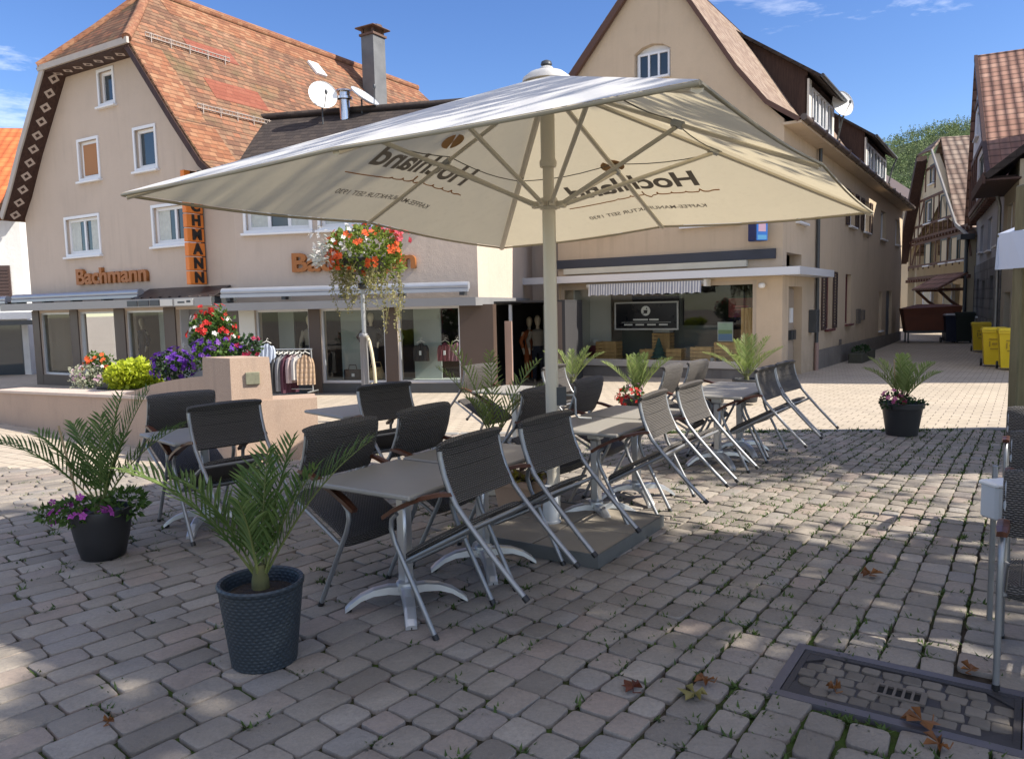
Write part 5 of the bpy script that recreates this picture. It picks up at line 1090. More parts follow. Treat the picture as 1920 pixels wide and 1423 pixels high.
# ------------------------------------------------------------------ large parasol
def fabric():
    t = NT('cream_canopy_cloth'); f = t.noise(2.2, 5); g = t.noise(14, 5)
    c = t.mix(t.rng(f, .3, .7, 0, 1), (.52,.47,.36), (.61,.56,.44)); c = t.mix(t.rng(g, .55, .75, 0, .25), c, (.36,.31,.22)); c = t.mix(t.a('ShaderNodeNewGeometry').outputs['Backfacing'], t.mix(f, (.66,.66,.66), (.74,.74,.74)), c)
    t.set(color=c, rough=.85, spec=.1); w = t.a('ShaderNodeTexWave', {'Scale': 1.1, 'Distortion': 6.0, 'Detail': 2.0}); t.l.new(t.obj(), w.inputs[0]); t.bump(t.math('ADD', w.outputs[0], t.math('MULTIPLY', t.noise(5, 6, dist=1.5), 1.2)), .16, .05)
    tl = t.a('ShaderNodeBsdfTranslucent', {0: (.78,.68,.48,1)}); mx = t.a('ShaderNodeMixShader', {0: .30, 1: t.b.outputs[0], 2: tl.outputs[0]}); t.l.new(mx.outputs[0], t.out.inputs[0]); return t.m
FAB = fabric(); CREAMP = M('cream_lacquer', (.60,.55,.45), .4, .1, .05, 3)
PX, PY = .285, 5.52
par = thing('parasol', 'large square cream parasol with mirrored Hochland print standing between the tables', 'parasol', (PX,PY,0))
def rel(p): return Vector(p) - Vector((PX,PY,0))
cn = [rel((.64,2.63,2.375)), rel((-2.2,4.5,2.335)), rel((-.08,8.15,2.255)), rel((2.92,6.3,2.335))]   # near, left, back, right corners
apex = Vector((0,0,3.22)); rim = []
for k in range(4):
    a, b = cn[k], cn[(k+1)%4]; rim += [a, (a+b)/2 + Vector((0,0,.02 if k == 0 else .055))]
def canopy_pt(k, t, h):
    """k-th eighth of the canopy, t along its rim, h up to the apex"""
    a, b = rim[k], rim[(k+1)%8]; p = (a.lerp(b, t))*(1-h) + apex*h
    return p - Vector((0,0,(.008 if k in (0,1) else .024)*math.sin(math.pi*t)*(1-h)**1.2))
m = MB(); nt, nh = 8, 14; hmax = .955
for k in range(8):
    for i in range(nt):
        for j in range(nh):
            h0, h1 = hmax*j/nh, hmax*(j+1)/nh; m.poly([canopy_pt(k,i/nt,h0), canopy_pt(k,(i+1)/nt,h0), canopy_pt(k,(i+1)/nt,h1), canopy_pt(k,i/nt,h1)])
import bmesh
cano = m.build('canopy', FAB, par, 0, False)
bm = bmesh.new(); bm.from_mesh(cano.data); bmesh.ops.remove_doubles(bm, verts=bm.verts, dist=.0005); bmesh.ops.recalc_face_normals(bm, faces=bm.faces); bm.to_mesh(cano.data); bm.free()
cano.data.polygons.foreach_set('use_smooth', [True]*len(cano.data.polygons)); cano.data.set_sharp_from_angle(angle=R(14))
m = MB()
for k in range(8):
    pts = [canopy_pt(k, i/8, 0) - Vector((0,0,.012)) for i in range(9)]; m.tube(pts, .009, 6, flat=1)
m.build('hem', M('khaki_hem', (.34,.30,.22), .8), cano, 60)
m = MB(); m.lathe([(.17,3.175),(.165,3.20),(.12,3.235),(.05,3.25),(.045,3.27),(.03,3.28)], 20); m.build('vent_cap', FAB, par, 60)
m = MB(); m.lathe([(.02,3.28),(.04,3.29),(.035,3.31),(.015,3.32)], 12); m.build('finial', DGREY, par, 60)
m = MB(); m.lathe([(.047,.05),(.047,2.38)], 12); m.build('pole', CREAMP, par, 50)
m = MB(); m.lathe([(.039,2.38),(.039,3.2)], 12); m.lathe([(.056,2.60),(.06,2.62),(.06,2.64),(.05,2.66),(.05,2.95),(.045,2.97)], 14); m.build('upper_pole', CREAMP, par, 50)
m = MB(); m.lathe([(.06,2.31),(.075,2.33),(.075,2.35),(.055,2.39)], 16)
for k in range(8): a = math.atan2(rim[k].y, rim[k].x); T = Matrix.Rotation(a,4,'Z'); m.box(.06,.125,-.018,.018,2.325,2.36,0,T)
m.build('runner', CREAMP, par, 50)
for k in range(8):
    e = rim[k] - Vector((0,0,.03)); a = apex - Vector((0,0,.06)); d = (e-a); m = MB(); m.tube([a + d*.015, a + d*.992], .017 if k % 2 == 0 else .014, 6, flat=1.5); rb = m.build('rib', CREAMP, par, 40)
    j = a + d*(.47 if k % 2 == 0 else .52); b = Vector((rim[k].x, rim[k].y, 0)).normalized()*.11 + Vector((0,0,2.345)); m = MB(); m.tube([b, j - Vector((0,0,.02))], .0155, 8); m.build('strut', CREAMP, rb, 40)
    m = MB(); q = d.normalized(); m.tube([j - q*.03, j + q*.05], .026, 6); m.build('joint', STEEL, rb, 40)
STRAP = M('dark_cord', (.12,.11,.09), .8)
m = MB()
for k in range(8):                                                     # tension cords between the ribs
    a0, a1 = apex + (rim[k]-Vector((0,0,.05))-apex)*.5, apex + (rim[(k+1)%8]-Vector((0,0,.05))-apex)*.5; m.tube([a0.lerp(a1,i/6) - Vector((0,0,.03*math.sin(math.pi*i/6))) for i in range(7)], .004, 5)
m.build('cord', STRAP, par, 60)
m = MB(); m.box(.03,.10,-.035,.035,.93,1.06); cb = m.build('crank_box', DGREY, par); m = MB(); m.tube([(.1,0,1.0),(.15,-.01,1.0),(.165,-.012,.97),(.165,-.012,.86),(.19,-.014,.835),(.28,-.02,.83)], .009, 8); m.build('crank_handle', STEEL, cb, 60)
# ballast plate of paving slabs in a steel frame
base_o = thing('ballast_slab', 'square parasol base of four concrete slabs in a galvanised steel frame', 'parasol base', (BPC[0],BPC[1],0.004), ZU)
m = MB(); m.prism(rect(-.50,.50,-.53,.53), .0, .088, 0, [rect(-.488,.488,-.518,.518)], axes='xy'); m.build('steel_frame', M('dull_steel_frame', (.16,.165,.16), .55, .5, .25, 6), base_o)
CONC = M('sandy_concrete_slab', (.27,.235,.185), .9, 0, .16, 5, .5, 70)
for sx in (-1,1):
    for sy in (-1,1): m = MB(); m.bbox(*sorted((sx*.008,sx*.484)), *sorted((sy*.008,sy*.514)), .004, .082, .006); m.build('slab', CONC, base_o)
m = MB(); m.lathe([(.075,.083),(.075,.095),(.062,.1),(.055,.34),(.05,.35)], 16, (-.15,.0,0)); m.build('pole_socket', LGREY, base_o, 50)
# printing that shows through the cloth: mirrored words on the two far panels
INK, BROWNI = M('grey_print', (.22,.195,.165), .9), M('brown_print', (.36,.17,.06), .9)
def printed(name, k0, body, size, cx, ch, mat, bold=0, sxx=1.0):
    """k0: index of the starting corner; text runs along the rim as read from outside, projected under the cloth"""
    c = bpy.data.curves.new(name, 'FONT'); c.body = body; c.size = 1.0; c.align_x = 'CENTER'; c.offset = bold; o = bpy.data.objects.new('tmp', c); COL.objects.link(o)
    bpy.context.view_layer.update(); dg = bpy.context.evaluated_depsgraph_get(); me = bpy.data.meshes.new_from_object(o.evaluated_get(dg)); bpy.data.objects.remove(o)
    bm = bmesh.new(); bm.from_mesh(me); bmesh.ops.triangulate(bm, faces=bm.faces); bmesh.ops.subdivide_edges(bm, edges=[e for e in bm.edges if e.calc_length() > .5], cuts=2); bm.to_mesh(me); bm.free()
    a, b = rim[k0], rim[(k0+2)%8]; Wd = (b-a).length; Hs = ((a+b)/2 + Vector((0,0,.055)) - apex).length
    xs = [v.co.x for v in me.vertices]; xa, xb = min(xs), max(xs); yb_ = max(v.co.y for v in me.vertices)
    for v in me.vertices:
        x, y = ((v.co.x-xa)/(xb-xa)-.5)*sxx + cx, v.co.y/yb_*size + ch; h = y/Hs; f = .5 - (x/Wd)/(1-h)           # runs from the far end of the side to its start
        p = canopy_pt(k0, f*2, h) if f < .5 else canopy_pt((k0+1)%8, f*2-1, h); v.co = p - Vector((0,0,.007))
    me.materials.append(mat); ob = bpy.data.objects.new(name, me); COL.objects.link(ob); ob.parent = cano; return ob
def printed_curve(name, k0, pts, r, mat):
    a, b = rim[k0], rim[(k0+2)%8]; Wd = (b-a).length; Hs = ((a+b)/2 + Vector((0,0,.055)) - apex).length; out = []
    for x, y in pts:
        h = y/Hs; f = .5 - (x/Wd)/(1-h); p = canopy_pt(k0, f*2, h) if f < .5 else canopy_pt((k0+1)%8, f*2-1, h); out.append(p - Vector((0,0,.006)))
    m = MB(); m.tube(out, r, 4); o = m.build(name, mat, cano); return o
for k0, cx, wd in ((2,.10,1.14),(4,.0,1.14)):
    printed('word_print', k0, 'Hochland', .215, cx, .68, INK, .028, wd)
    printed('small_print', k0, 'KAFFEE-MANUFAKTUR SEIT 1930', .055, cx+.03, .32, INK, .014, wd*.96)
    pts = []; am = [random.Random(40+k0+q).uniform(.25,1.0) for q in range(40)]
    for i in range(150):
        s = i/149; x = cx - .70 + 1.38*s; env = max(0, math.sin(math.pi*min(1, s*1.35)))**.7*(1 if s < .72 else max(.0, 1-(s-.72)*4))
        a_m = am[int(s*70/3.1416)]; pts.append((x + .028*math.cos(s*70)*env, .575 - .015*s + .024*math.sin(s*70)*env*a_m*(2.6 if abs(s-.10) < .045 or abs(s-.45) < .022 else 1) + .008*math.sin(s*5)))
    printed_curve('script_print', k0, pts, .005, BROWNI)
    bean = [(cx + .03 + .10*math.cos(w), 1.06 + .085*math.sin(w)) for w in [2*math.pi*i/24 for i in range(24)]]
    a_, b_ = rim[k0], rim[(k0+2)%8]; m = MB(); Hs = ((a_+b_)/2 + Vector((0,0,.055)) - apex).length; Wd = (b_-a_).length
    def onp(x, y): h = y/Hs; f = .5 - (x/Wd)/(1-h); return (canopy_pt(k0, f*2, h) if f < .5 else canopy_pt((k0+1)%8, f*2-1, h)) - Vector((0,0,.0065))
    c0 = onp(cx+.03, 1.06)
    for i in range(24):
        if i not in (4,16): m.poly([c0, onp(*bean[i]), onp(*bean[(i+1)%24])])
    m.build('bean_print', M('bean_brown', (.40,.22,.09), .9), cano, fix=False)

# ------------------------------------------------------------------ second parasol at the right edge
OLP = woodmat('olive_wood_post', (.13,.11,.055), (.2,.17,.09), .6)
s2 = thing('parasol', 'second parasol at the right edge with pale blue white valance on a wooden post', 'parasol', (5.9,8.95,gz(0,8.95)))
m = MB(); m.bbox(-.085,.085,-.085,.085,0,2.9,.015); m.build('pole', OLP, s2)
m = MB(); c4 = [Vector((-.1,-2.5,2.38)),Vector((3.1,-2.5,2.38)),Vector((3.1,.35,2.38)),Vector((-.1,.35,2.38))]; ap = Vector((1.5,-1.0,3.2))
for k in range(4): m.poly([c4[k], c4[(k+1)%4], ap])
for k in range(4):
    a, b = c4[k], c4[(k+1)%4]; n_ = 12
    for i in range(n_):
        p, q = a.lerp(b,i/n_), a.lerp(b,(i+1)/n_); off = lambda j: Vector((0,.02*math.sin(j*2.1),0)) + Vector((.02*math.cos(j*1.3),0,0)); z = Vector((0,0,.42)); m.poly([p,q,q-z+off(i+1),p-z+off(i)])
m.build('canopy', M('pale_blue_white_cloth', (.62,.66,.74), .7, 0, .05, 1), s2, fix=False)
m = MB()
for k in range(4): m.tube([ap-Vector((0,0,.05)), c4[k]-Vector((0,0,.03))], .02, 6)
m.tube([(0,0,2.8),(1.5,-1.0,3.14)], .03, 6); m.build('ribs', OLP, s2)
bx_ = thing('junction_box', 'white metal junction box on a short slim post at the right edge', 'junction box', (2.40,3.80,0), 10); bx_.scale = (1.35,1.35,1.0)
m = MB(); m.tube([(0,0,0),(0,0,.8)], .010, 10); m.build('post', TUBE, bx_, 60)
m = MB(); m.bbox(-.08,.08,-.10,-.018,.56,.73,.01); b2 = m.build('box_body', M('pale_box', (.60,.62,.64), .45, 0, .05, 3), bx_); m = MB(); m.bbox(-.086,.086,-.106,-.014,.72,.745,.008); m.build('lid', WHITE, b2)

# ------------------------------------------------------------------ pink granite trough with flower bed
def granite():
    t = NT('pink_granite'); g = t.noise(130, 3, rough=.8); f = t.noise(1.5, 6)
    mp = t.a('ShaderNodeMapping', {'Vector': t.obj(), 'Scale': (3,3,.3)}); st = t.noise(2.5, 5, mp.outputs[0])
    c = t.mix(t.rng(g, .35, .65, 0, 1), (.33,.225,.165), (.50,.38,.29)); c = t.mix(t.rng(f, .5, .75, 0, .35), c, (.27,.2,.16)); c = t.mix(t.rng(st, .55, .75, 0, .3), c, (.22,.17,.14))
    t.set(color=c, rough=.8, spec=.3); t.bump(g, .3, .004); return t.m
GRAN = granite(); FA = -38.83
ft = thing('stone_trough', 'long pink granite trough wall with curved rise and square pillar beside the flower bed', 'fountain', (-3.1,8.56,0), FA)
mb = MB(); mb.prism([(-7.4,-.5),(-.005,-.5),(-.005,.63),(-2.3,.545),(-7.4,.36)], 0, .42); mb.build('trough_wall', GRAN, ft)
m = MB(); m.prism([(-7.45,.362),(-2.32,.547),(-.7,.604),(-.7,.645),(-2.32,.588),(-7.45,.40)], -.03, .47); m.build('coping', M('pale_granite_coping', (.52,.42,.35), .8, 0, .15, 6, .3, 90), ft)
sw = [(-2.72,.58),(-2.4,.64),(-2.05,.72),(-1.7,.785),(-1.3,.84),(-.95,.88),(-.62,.91)]
mb = MB(); mb.prism([(-2.72,.5)] + sw + [(-.62,.5)], .03, .32); mb.build('curved_rise', GRAN, ft)
d2 = Vector((math.cos(R(18-FA)), math.sin(R(18-FA)), 0)); d1 = Vector((1,0,0))
def block(p0, d, w, e, l, z0, z1, bt=.02):
    a = p0; q = [a, a + d*w, a + d*w - e*l, a - e*l]; c = sum(q, Vector())/4; up_ = [x + (c-x)*bt for x in q]; m = MB()
    m.poly([x+Vector((0,0,z0)) for x in q]); m.poly([x+Vector((0,0,z1)) for x in up_])
    for k in range(4): m.poly([q[k]+Vector((0,0,z0)), q[(k+1)%4]+Vector((0,0,z0)), up_[(k+1)%4]+Vector((0,0,z1)), up_[k]+Vector((0,0,z1))])
    return m
E2 = Vector((math.cos(R(0)),math.sin(R(0)),0)); nrm2 = Vector((-d2.y, d2.x, 0))
p0 = Vector((-.02,-.012,0))
pl = block(p0, d2, .44, d1, .60, .60, 1.13, .05).build('pillar', GRAN, ft)
m = block(Vector((.001,.0,0)), d2, .90, -nrm2, .45, -.5, .645, .0); m.build('end_block', GRAN, ft)
m = MB(); T = Matrix.Translation(p0 + d2*.235) @ Matrix.Rotation(R(18-FA),4,'Z'); m.bbox(-.075,.075,-.022,.008,.83,.97,.006,0,T); m.build('plaque', M('verdigris_plaque', (.26,.25,.17), .5, .4, .3, 25), pl)
bedp = [(-4.6,.43),(-.62,.43),(-2.0,1.65),(-4.6,1.9)]; m = MB(); m.prism(bedp, -.5, .50, 0, axes='xy'); m.build('bed_kerb', GRAN, ft)
m = MB(); m.prism([(-4.5,.45),(-.75,.45),(-2.02,1.57),(-4.5,1.8)], .505, .54, 0, axes='xy'); m.build('bed_soil', SOIL, ft)
_fa = R(FA)
def fl(px, py, yin):
    d = ray(px, py); n = Vector((-math.sin(_fa), math.cos(_fa), 0)); o = Vector((-3.1,8.56,0)) + n*yin; k = o.dot(n)/d.dot(n); p = d*k + Vector((0,0,HCAM)); q = p - Vector((-3.1,8.56,0)); return (q.x*math.cos(_fa)+q.y*math.sin(_fa), yin, p.z)
def shrub(name, label, px, py, yin, rx, rz, mat, n, l, w, petals=(), group='flowers planted along the stone trough', sunk=True):
    x, y, z = fl(px, py, yin); a = _fa; wx, wy = -3.1 + x*math.cos(a) - y*math.sin(a), 8.56 + x*math.sin(a) + y*math.cos(a)
    t = thing(name, label, 'flowers', (wx,wy,.5), FA, group); z -= .5
    m = MB(); cloud(m, (0,0,z), (rx*.8,rx*.66,rz*.85), n//2, l, w, 0, .5)
    for q in range(9): a = U(0,6.28); rr = U(.35,.8); cloud(m, (rx*rr*math.cos(a), rx*.8*rr*math.sin(a), z+rz*U(-.5,.75)), (rx*U(.25,.42), rx*U(.25,.4), rz*U(.3,.5)), n//14, l*U(.8,1.2), w, 0, .5)
    m.build('leaves', mat, t, fix=False)
    m = MB()
    for k in range(9): m.tube([(U(-.06,.06),U(-.06,.06),-.05),(U(-.5,.5)*rx,U(-.4,.4)*rx,z+U(-.2,.4)*rz)], .008, 5)
    m.build('stems', DKG, t, fix=False)
    for (pm, k, r, dz, pn) in petals: m = MB(); blossoms(m, (0,0,z+dz*rz), (rx,rx*.8,rz), k, r, 0, -.5, 2); m.build(pn, pm, t, fix=False)
    return t
shrub('bedding_plant', 'bright lime green leafy mound in the flower bed', 245, 706, .75, .50, .27, LIME, 1500, .075, .03)
shrub('bedding_plant', 'pale pink and white blossoms at the left end of the flower bed', 168, 706, .8, .33, .2, SILV, 420, .05, .018, ((PPIN,26,.03,.1,'pink_blossoms'),(PWHI,12,.028,.1,'white_blossoms')))
shrub('bedding_plant', 'orange red geranium behind the pale pink blossoms left of the lime mound', 185, 688, 1.0, .28, .2, LEAFG, 320, .06, .024, ((PORA,18,.036,.2,'orange_blossoms'),))
shrub('bedding_plant', 'deep purple petunias spilling beside the lime mound', 325, 686, .62, .34, .22, DKG, 520, .05, .02, ((PPUR,62,.038,.0,'purple_blossoms'),))
shrub('bedding_plant', 'purple and violet petunias close behind the pillar', 400, 668, .8, .36, .24, LEAFG, 620, .055, .022, ((PPUR,40,.036,.0,'purple_blossoms'),(petal('violet_petal',(.3,.12,.5)),14,.034,.1,'violet_blossoms')))
shrub('bedding_plant', 'tallest flowering bush with red and white blossoms above the trough', 396, 632, 1.3, .42, .40, LEAFG, 900, .07, .026, ((PRED,26,.042,.15,'red_blossoms'),(PWHI,20,.042,.0,'white_blossoms')))
shrub('bedding_plant', 'slender red topped shoots at the peak of the flowering bush', 404, 606, 1.35, .17, .2, LEAFG, 200, .06, .022, ((PRED,14,.04,.3,'red_blossoms'),))
shrub('bedding_plant', 'dark leaved plant with a few crimson blossoms right of the pillar top', 455, 655, 1.2, .30, .17, DKG, 420, .06, .022, ((petal('crimson_petal',(.45,.02,.09)),12,.036,.2,'crimson_blossoms'),(PPUR,8,.03,.0,'purple_blossoms')))
# ------------------------------------------------------------------ post with flower ball
lx, ly = -2.27, 12.0; lz = gz(lx, ly)
t = thing('flower_post', 'slim galvanised post with a thick dark lower sleeve carrying the flower ball', 'post', (lx,ly,lz))
m = MB(); m.tube([(0,0,0),(0,0,2.3),(.0,0,2.62)], .034, 12); m.build('pole', STEEL, t, 60)
m = MB(); m.lathe([(.06,0),(.062,.9),(.06,1.28),(.07,1.29),(.07,1.33),(.05,1.35)], 14, (-.012,0,0)); m.build('sleeve', MGREY, t, 50)
m = MB(); m.tube([(.05,-.05,1.3),(.09,-.08,1.22),(.12,-.08,1.05),(.15,-.08,.8),(.16,-.08,.55),(.13,-.08,.48),(.1,-.08,.58)], .026, 8); m.build('watering_hose', M('cream_hose', (.58,.52,.36), .5), t, 60)
m = MB(); m.lathe([(.05,2.02),(.07,2.04),(.07,2.1),(.05,2.12)], 12); m.build('clamp', DGREY, t, 50)
fb = thing('flower_ball', 'hanging ball of orange red and white flowers on top of the post', 'hanging flowers', (lx+.02,ly,2.18))
m = MB(); m.lathe([(.1,-.02),(.34,.08),(.40,.22),(.38,.24),(.1,.22)], 20); m.build('bowl', DGREY, fb, 50)
m = MB(); cloud(m, (.02,0,.36), (.56,.54,.34), 1500, .075, .024, 0, .5); cloud(m, (.1,0,.14), (.54,.52,.26), 600, .07, .02, 0, .5); m.build('leaves', leafmat('sunny_leaf_green', (.12,.20,.03), (.30,.36,.07), .45), fb, fix=False)
m = MB(); blossoms(m, (.05,0,.33), (.59,.57,.36), 64, .05, 0, -.7, 3); m.build('orange_blossoms', PORA, fb, fix=False)
m = MB(); blossoms(m, (-.35,0,.42), (.46,.5,.34), 38, .04, 0, -.8, 2); m.build('white_blossoms', PWHI, fb, fix=False)
m = MB(); blossoms(m, (.5,-.1,.5), (.22,.3,.2), 16, .045, 0, -.3, 2); m.build('pink_blossoms', petal('coral_petal',(.75,.12,.16)), fb, fix=False)
m = MB(); blossoms(m, (.0,0,.62), (.2,.3,.12), 12, .04, 0, 0, 2); m.build('violet_blossoms', PPUR, fb, fix=False)
m = MB()
for k in range(46):                                               # trailing strands
    a = U(0,6.28); r_ = U(.35,.56); p = Vector((r_*math.cos(a)+.05, r_*.9*math.sin(a), U(.0,.25))); ln = U(.2,.65) if math.cos(a) < .5 else U(.35,1.15)
    st = [p + Vector((.03*math.sin(i*.9+k), .03*math.cos(i*.7+k), -ln*i/8)) for i in range(9)]; m.tube(st, .004, 4)
    for i in range(9):
        for _ in range(5): leaf(m, st[i] + Vector((U(-.03,.03),U(-.03,.03),U(-.04,.04))), (U(-1,1),U(-1,1),U(-.8,.2)), .045, .014)
m.build('trailing_strands', OLIVE, fb, fix=False)
m = MB()
for k in range(26): a = U(2.3,4.2); p = Vector((U(.5,.74)*math.cos(a), .6*math.sin(a), U(.1,.5))); [leaf(m, p + Vector((U(-.06,.06),U(-.06,.06),U(-.06,.06))), (math.cos(a)+U(-.6,.6),U(-1,1),U(-.5,.7)), .08, .02) for _ in range(7)]
m.build('silver_leaves', leafmat('silver_white_leaf', (.5,.52,.47), (.72,.73,.68), .3), fb, fix=False)

# ------------------------------------------------------------------ bins and clutter in the lane
def wheelie(x, y, rz, label, col, lid, name='wheelie_bin', k=1.0, mark=True):
    t = thing(name, label, 'waste bin', (x,y,gz(x,y)-.04), rz, 'wheeled bins standing in the lane'); t.scale = (k,k,k)
    m = MB(); q = lambda w, d, z: [(-w,-d,z),(w,-d,z),(w,d,z),(-w,d,z)]
    R_ = [q(.22,.24,.06), q(.285,.33,.92), q(.305,.36,.93), q(.305,.36,.99)]
    for A_, B_ in zip(R_[:-1], R_[1:]):
        for i in range(4): m.poly([A_[i],A_[(i+1)%4],B_[(i+1)%4],B_[i]])
    m.poly(R_[0]); m.poly(R_[-1]); m.build('body', col, t)
    m = MB(); m.bbox(-.315,.315,-.385,.37,.992,1.03,.012); m.bbox(-.29,.29,-.34,.34,1.03,1.06,.014); m.bbox(-.25,.25,.37,.43,.98,1.02,.01); m.build('lid', lid, t)
    for s in (-1,1): m = MB(); T = Matrix.Translation((s*.27,.27,.1)) @ Matrix.Rotation(R(90),4,'Y'); m.lathe([(.06,-.025),(.1,-.025),(.1,.025),(.06,.025)], 16, m=0, T=T); m.build('wheel', BLACK, t, 40)
    if mark:
        m = MB()
        for (a,b,z0,z1) in ((-.13,.13,.74,.77),(-.13,-.10,.55,.70),(.10,.13,.55,.70),(-.06,.06,.60,.66),(-.1,.1,.48,.51)): yy = -.247-.105*(z0-.06)/.86-.004; m.box(a,b,yy-.004,yy+.02,z0,z1)
        m.build('moulded_mark', M('dark_yellow_mark', (.38,.24,.01), .5), t)
YEL = M('yellow_plastic', (.75,.52,.012), .45, 0, .06, 3); YL = M('yellow_lid', (.80,.60,.03), .45, 0, .06, 3); BG = M('dark_green_plastic', (.012,.02,.016), .45); BLU = M('dark_blue_plastic', (.012,.018,.04), .45)
x, y = gpt(1862, 684); wheelie(x, y, -28, 'yellow wheelie bin in front of the other yellow bins in the lane', YEL, YL)
x, y = gpt(1894, 690); wheelie(x, y, -28, 'yellow wheelie bin rightmost, half hidden by the wooden post', YEL, YL)
x, y = gpt(1838, 657); wheelie(x, y, -28, 'yellow wheelie bin behind the front yellow bin in the lane', YEL, YL)
x, y = gpt(1805, 641); wheelie(x, y, -20, 'large dark green waste container in the shade of the lane', BG, BG, 'waste_container', 1.25, False)
x, y = gpt(1783, 641); wheelie(x, y, -15, 'dark blue waste container beside the dark green one in the lane', BLU, LGREY, 'waste_container', 1.2, False)
x, y = gpt(1742, 640); t = thing('market_trolley', 'orange brown tarpaulin covered trolley at the end of the lane', 'trolley', (x,y,gz(x,y)-.04), -20)
TARP = M('rust_tarpaulin', (.13,.038,.018), .6, 0, .25, 4); m = MB(); q = lambda w, d, z, o=0: [(-w,-d,z),(w,-d,z+o),(w,d,z+o),(-w,d,z)]
Rr_ = [q(1.0,.6,.55), q(1.1,.65,1.2,.1), q(1.15,.7,1.5,.1), q(.5,.1,1.68)]
for A_, B_ in zip(Rr_[:-1], Rr_[1:]):
    for i in range(4): m.poly([A_[i],A_[(i+1)%4],B_[(i+1)%4],B_[i]])
m.poly(Rr_[-1]); m.build('tarpaulin', TARP, t)
m = MB(); m.box(-1.0,1.0,-.58,.58,.45,.56)
for sx in (-1,1):
    for sy in (-1,1): m.box(sx*.9-.03,sx*.9+.03,sy*.5-.03,sy*.5+.03,.0,.45)
m.build('undercarriage', DGREY, t)
t = thing('flower_trough', 'dark weathered trough with low plants at the foot of the side wall', 'planter', wpt(C, 6.5, 8.2, gz(12,25)-.04), 56.9)
m = MB(); m.bbox(-1.3,1.3,-.2,.2,0,.32,.02); m.build('trough_body', M('mossy_stone', (.06,.06,.045), .9, 0, .3, 6), t); m = MB(); cloud(m, (-.3,0,.36), (.9,.2,.14), 260, .08, .03); m.build('leaves', DKG, t, fix=False)

# ------------------------------------------------------------------ trees beside the square (they stand right of the view and shade the paving)
BARK = M('grey_bark', (.12,.1,.08), .9, 0, .3, 6, .8, 12, bd=.03); CROWN = leafmat('broad_tree_leaf', (.035,.07,.015), (.09,.15,.03), .3)
def shade_tree(x, y, cz, rad, n, label, seed, lsz=.15):
    random.seed(seed); t = thing('broadleaf_tree', label, 'tree', (x,y,gz(x,y)-.04)); m = MB()
    m.tube([(0,0,0),(.04,0,1.2),(-.03,.05,2.4),(.05,0,cz-.5)], [.2,.16,.14,.09], 10)
    for k in range(11): a = U(0,6.28); z0 = U(2.2,cz); b = Vector((.0,0,z0)); e = Vector((math.cos(a)*rad[0]*.75, math.sin(a)*rad[1]*.75, z0+U(.8,2.2))); m.tube([b, b.lerp(e,.5)+Vector((0,0,.25)), e], [.07,.045,.015], 6)
    m.build('trunk', BARK, t, 60); m = MB()
    for k in range(n//110):
        while True:
            q = Vector((U(-1,1),U(-1,1),U(-1,1)))
            if q.length < 1: break
        q = q.normalized()*q.length**.6; c = Vector((q.x*rad[0], q.y*rad[1], cz+q.z*rad[2])); cloud(m, c, (.62,.62,.4), 110, lsz, lsz*.36, 0, .6, .1)
    m.build('crown', CROWN, t, fix=False)
SUNAZ, SUNEL = -16.0, 41.0
shade_tree(8.4, .4, 5.9, (2.5,2.8,2.8), 13800, 'tall broad-leaved tree outside the right edge nearest the viewer', 11, .22)
shade_tree(11.6, 5.9, 6.3, (2.0,1.8,2.3), 4800, 'smaller broad-leaved tree outside the right edge beyond the tall one', 12)
shade_tree(6.5, 2.4, 8.1, (1.5,1.8,1.5), 1900, 'slender thin-crowned tree outside the right edge between the other two', 13, .17)
# ------------------------------------------------------------------ wooded hill
def hz(x, y):
    k = max(0, (y-150)/150); return -1 + 74*min(1,k)**1.1*(.62 + .0032*(x-110)) + 3*math.sin(x*.05)+2*math.sin(y*.09)
mb = MB(); N1, N2 = 40, 14
for i in range(N1):
    for j in range(N2):
        X = lambda q: -120+520*q/N1; Y = lambda q: 150+190*q/N2; mb.poly([(X(i),Y(j),hz(X(i),Y(j))),(X(i+1),Y(j),hz(X(i+1),Y(j))),(X(i+1),Y(j+1),hz(X(i+1),Y(j+1))),(X(i),Y(j+1),hz(X(i),Y(j+1)))])
tag(mb.build('wooded_hill', M('forest_floor', (.03,.05,.015), .95, 0, .2, .05)), kind='structure')
FL = NT('forest_leaf'); gI = FL.a('ShaderNodeObjectInfo').outputs['Random']
cc = FL.mix(FL.a('ShaderNodeNewGeometry').outputs['Random Per Island'], (.12,.175,.085), (.25,.31,.13)); cc = FL.mix(FL.rng(FL.noise(.09,3),.4,.65,0,.7), cc, (.17,.21,.085)); FL.set(color=cc, rough=.7, spec=.2)
random.seed(21); m = MB()
for k in range(1700):
    y = U(165,338); x = y*U(.44,.70)+U(-3,3); h = U(3.2,5.6); r_ = h*U(.30,.42); z0 = hz(x,y); con = rnd() < .25
    n = 80
    for _ in range(n):
        if con: zz = rnd()**1.4; rr_ = r_*.62*(1-zz)*U(.5,1.05); a = U(0,6.28); p = Vector((x+rr_*math.cos(a), y+rr_*math.sin(a), z0+.6+h*1.15*zz)); d = (math.cos(a),math.sin(a),U(-.5,.1)); leaf(m, p, d, U(.28,.55), .17)
        else: q = Vector((U(-1,1),U(-1,1),U(-.8,1))).normalized()*U(.75,1.05); p = Vector((x+q.x*r_, y+q.y*r_, z0+h*.55+q.z*h*.45)); leaf(m, p, (q.x+U(-.6,.6),q.y+U(-.6,.6),q.z+U(-.3,.7)), U(.28,.55), .2)
tag(m.build('hillside_forest', FL.m, fix=False), kind='stuff')
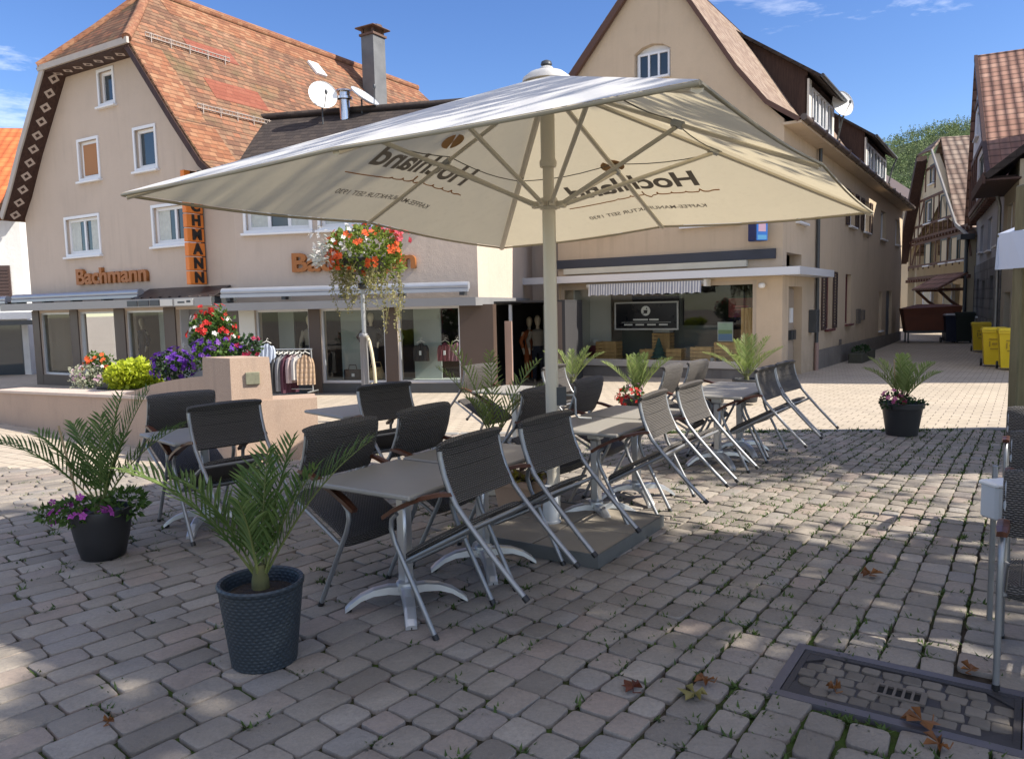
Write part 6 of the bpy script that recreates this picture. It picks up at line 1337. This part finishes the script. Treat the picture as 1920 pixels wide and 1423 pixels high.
# ------------------------------------------------------------------ light and sky
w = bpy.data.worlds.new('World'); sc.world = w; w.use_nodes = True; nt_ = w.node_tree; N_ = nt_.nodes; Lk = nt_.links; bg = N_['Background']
sky = N_.new('ShaderNodeTexSky'); sky.sky_type = 'NISHITA'; sky.sun_disc = False; sky.sun_elevation = R(SUNEL); sky.sun_rotation = R(90-SUNAZ); sky.altitude = 300; sky.air_density = 1.0; sky.dust_density = .25; sky.ozone_density = 3.0
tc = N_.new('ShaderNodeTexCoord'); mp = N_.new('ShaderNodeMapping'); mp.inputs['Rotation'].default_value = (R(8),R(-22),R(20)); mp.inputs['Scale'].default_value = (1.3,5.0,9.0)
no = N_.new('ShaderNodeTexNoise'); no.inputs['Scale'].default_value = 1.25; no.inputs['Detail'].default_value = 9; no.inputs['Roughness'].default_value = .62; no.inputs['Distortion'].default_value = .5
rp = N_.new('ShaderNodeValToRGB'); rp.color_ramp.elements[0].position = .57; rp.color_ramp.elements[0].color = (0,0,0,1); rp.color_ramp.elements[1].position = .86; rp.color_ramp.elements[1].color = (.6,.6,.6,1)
sx = N_.new('ShaderNodeSeparateXYZ'); Lk.new(tc.outputs['Generated'], sx.inputs[0])
def mrange(sock, a, b, c, d):
    q = N_.new('ShaderNodeMapRange'); q.interpolation_type = 'SMOOTHSTEP'; Lk.new(sock, q.inputs[0])
    for k, v in zip((1,2,3,4), (a,b,c,d)): q.inputs[k].default_value = v
    return q.outputs[0]
def madd(a, b): q = N_.new('ShaderNodeMath'); q.operation = 'ADD'; Lk.new(a, q.inputs[0]); Lk.new(b, q.inputs[1]); return q.outputs[0]
wisps_plus_fill = madd(madd(no.outputs[0], mrange(sx.outputs[2], .5, .85, 0, .145)), mrange(sx.outputs[1], -.1, -.8, 0, .145))   # cirrus wisps, plus unseen cloud added overhead and behind the viewer as neutral fill
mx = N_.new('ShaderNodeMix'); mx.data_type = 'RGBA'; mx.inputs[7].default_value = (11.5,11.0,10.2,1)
Lk.new(tc.outputs['Generated'], mp.inputs[0]); Lk.new(mp.outputs[0], no.inputs['Vector']); Lk.new(wisps_plus_fill, rp.inputs[0]); Lk.new(rp.outputs[0], mx.inputs[0]); hs = N_.new('ShaderNodeHueSaturation'); hs.inputs['Hue'].default_value = .513; hs.inputs['Saturation'].default_value = 1.2; hs.inputs['Value'].default_value = .72; Lk.new(sky.outputs[0], hs.inputs['Color']); Lk.new(hs.outputs[0], mx.inputs[6]); Lk.new(mx.outputs[2], bg.inputs[0]); bg.inputs[1].default_value = .15
sl = bpy.data.lights.new('sun', 'SUN'); so = bpy.data.objects.new('sun', sl); COL.objects.link(so); sl.energy = 5.0; sl.angle = R(.53); sl.color = (1,.93,.82)
sd = Vector((math.cos(R(SUNEL))*math.cos(R(SUNAZ)), math.cos(R(SUNEL))*math.sin(R(SUNAZ)), math.sin(R(SUNEL)))); so.rotation_euler = sd.to_track_quat('Z','Y').to_euler(); so.location = sd*60
vs_ = sc.view_settings; vs_.view_transform = 'Standard'; vs_.look = 'None'; vs_.exposure = .80; vs_.gamma = 1
sc.cycles.use_denoising = True; sc.cycles.max_bounces = 8; sc.cycles.transparent_max_bounces = 12
bpy.context.view_layer.update()
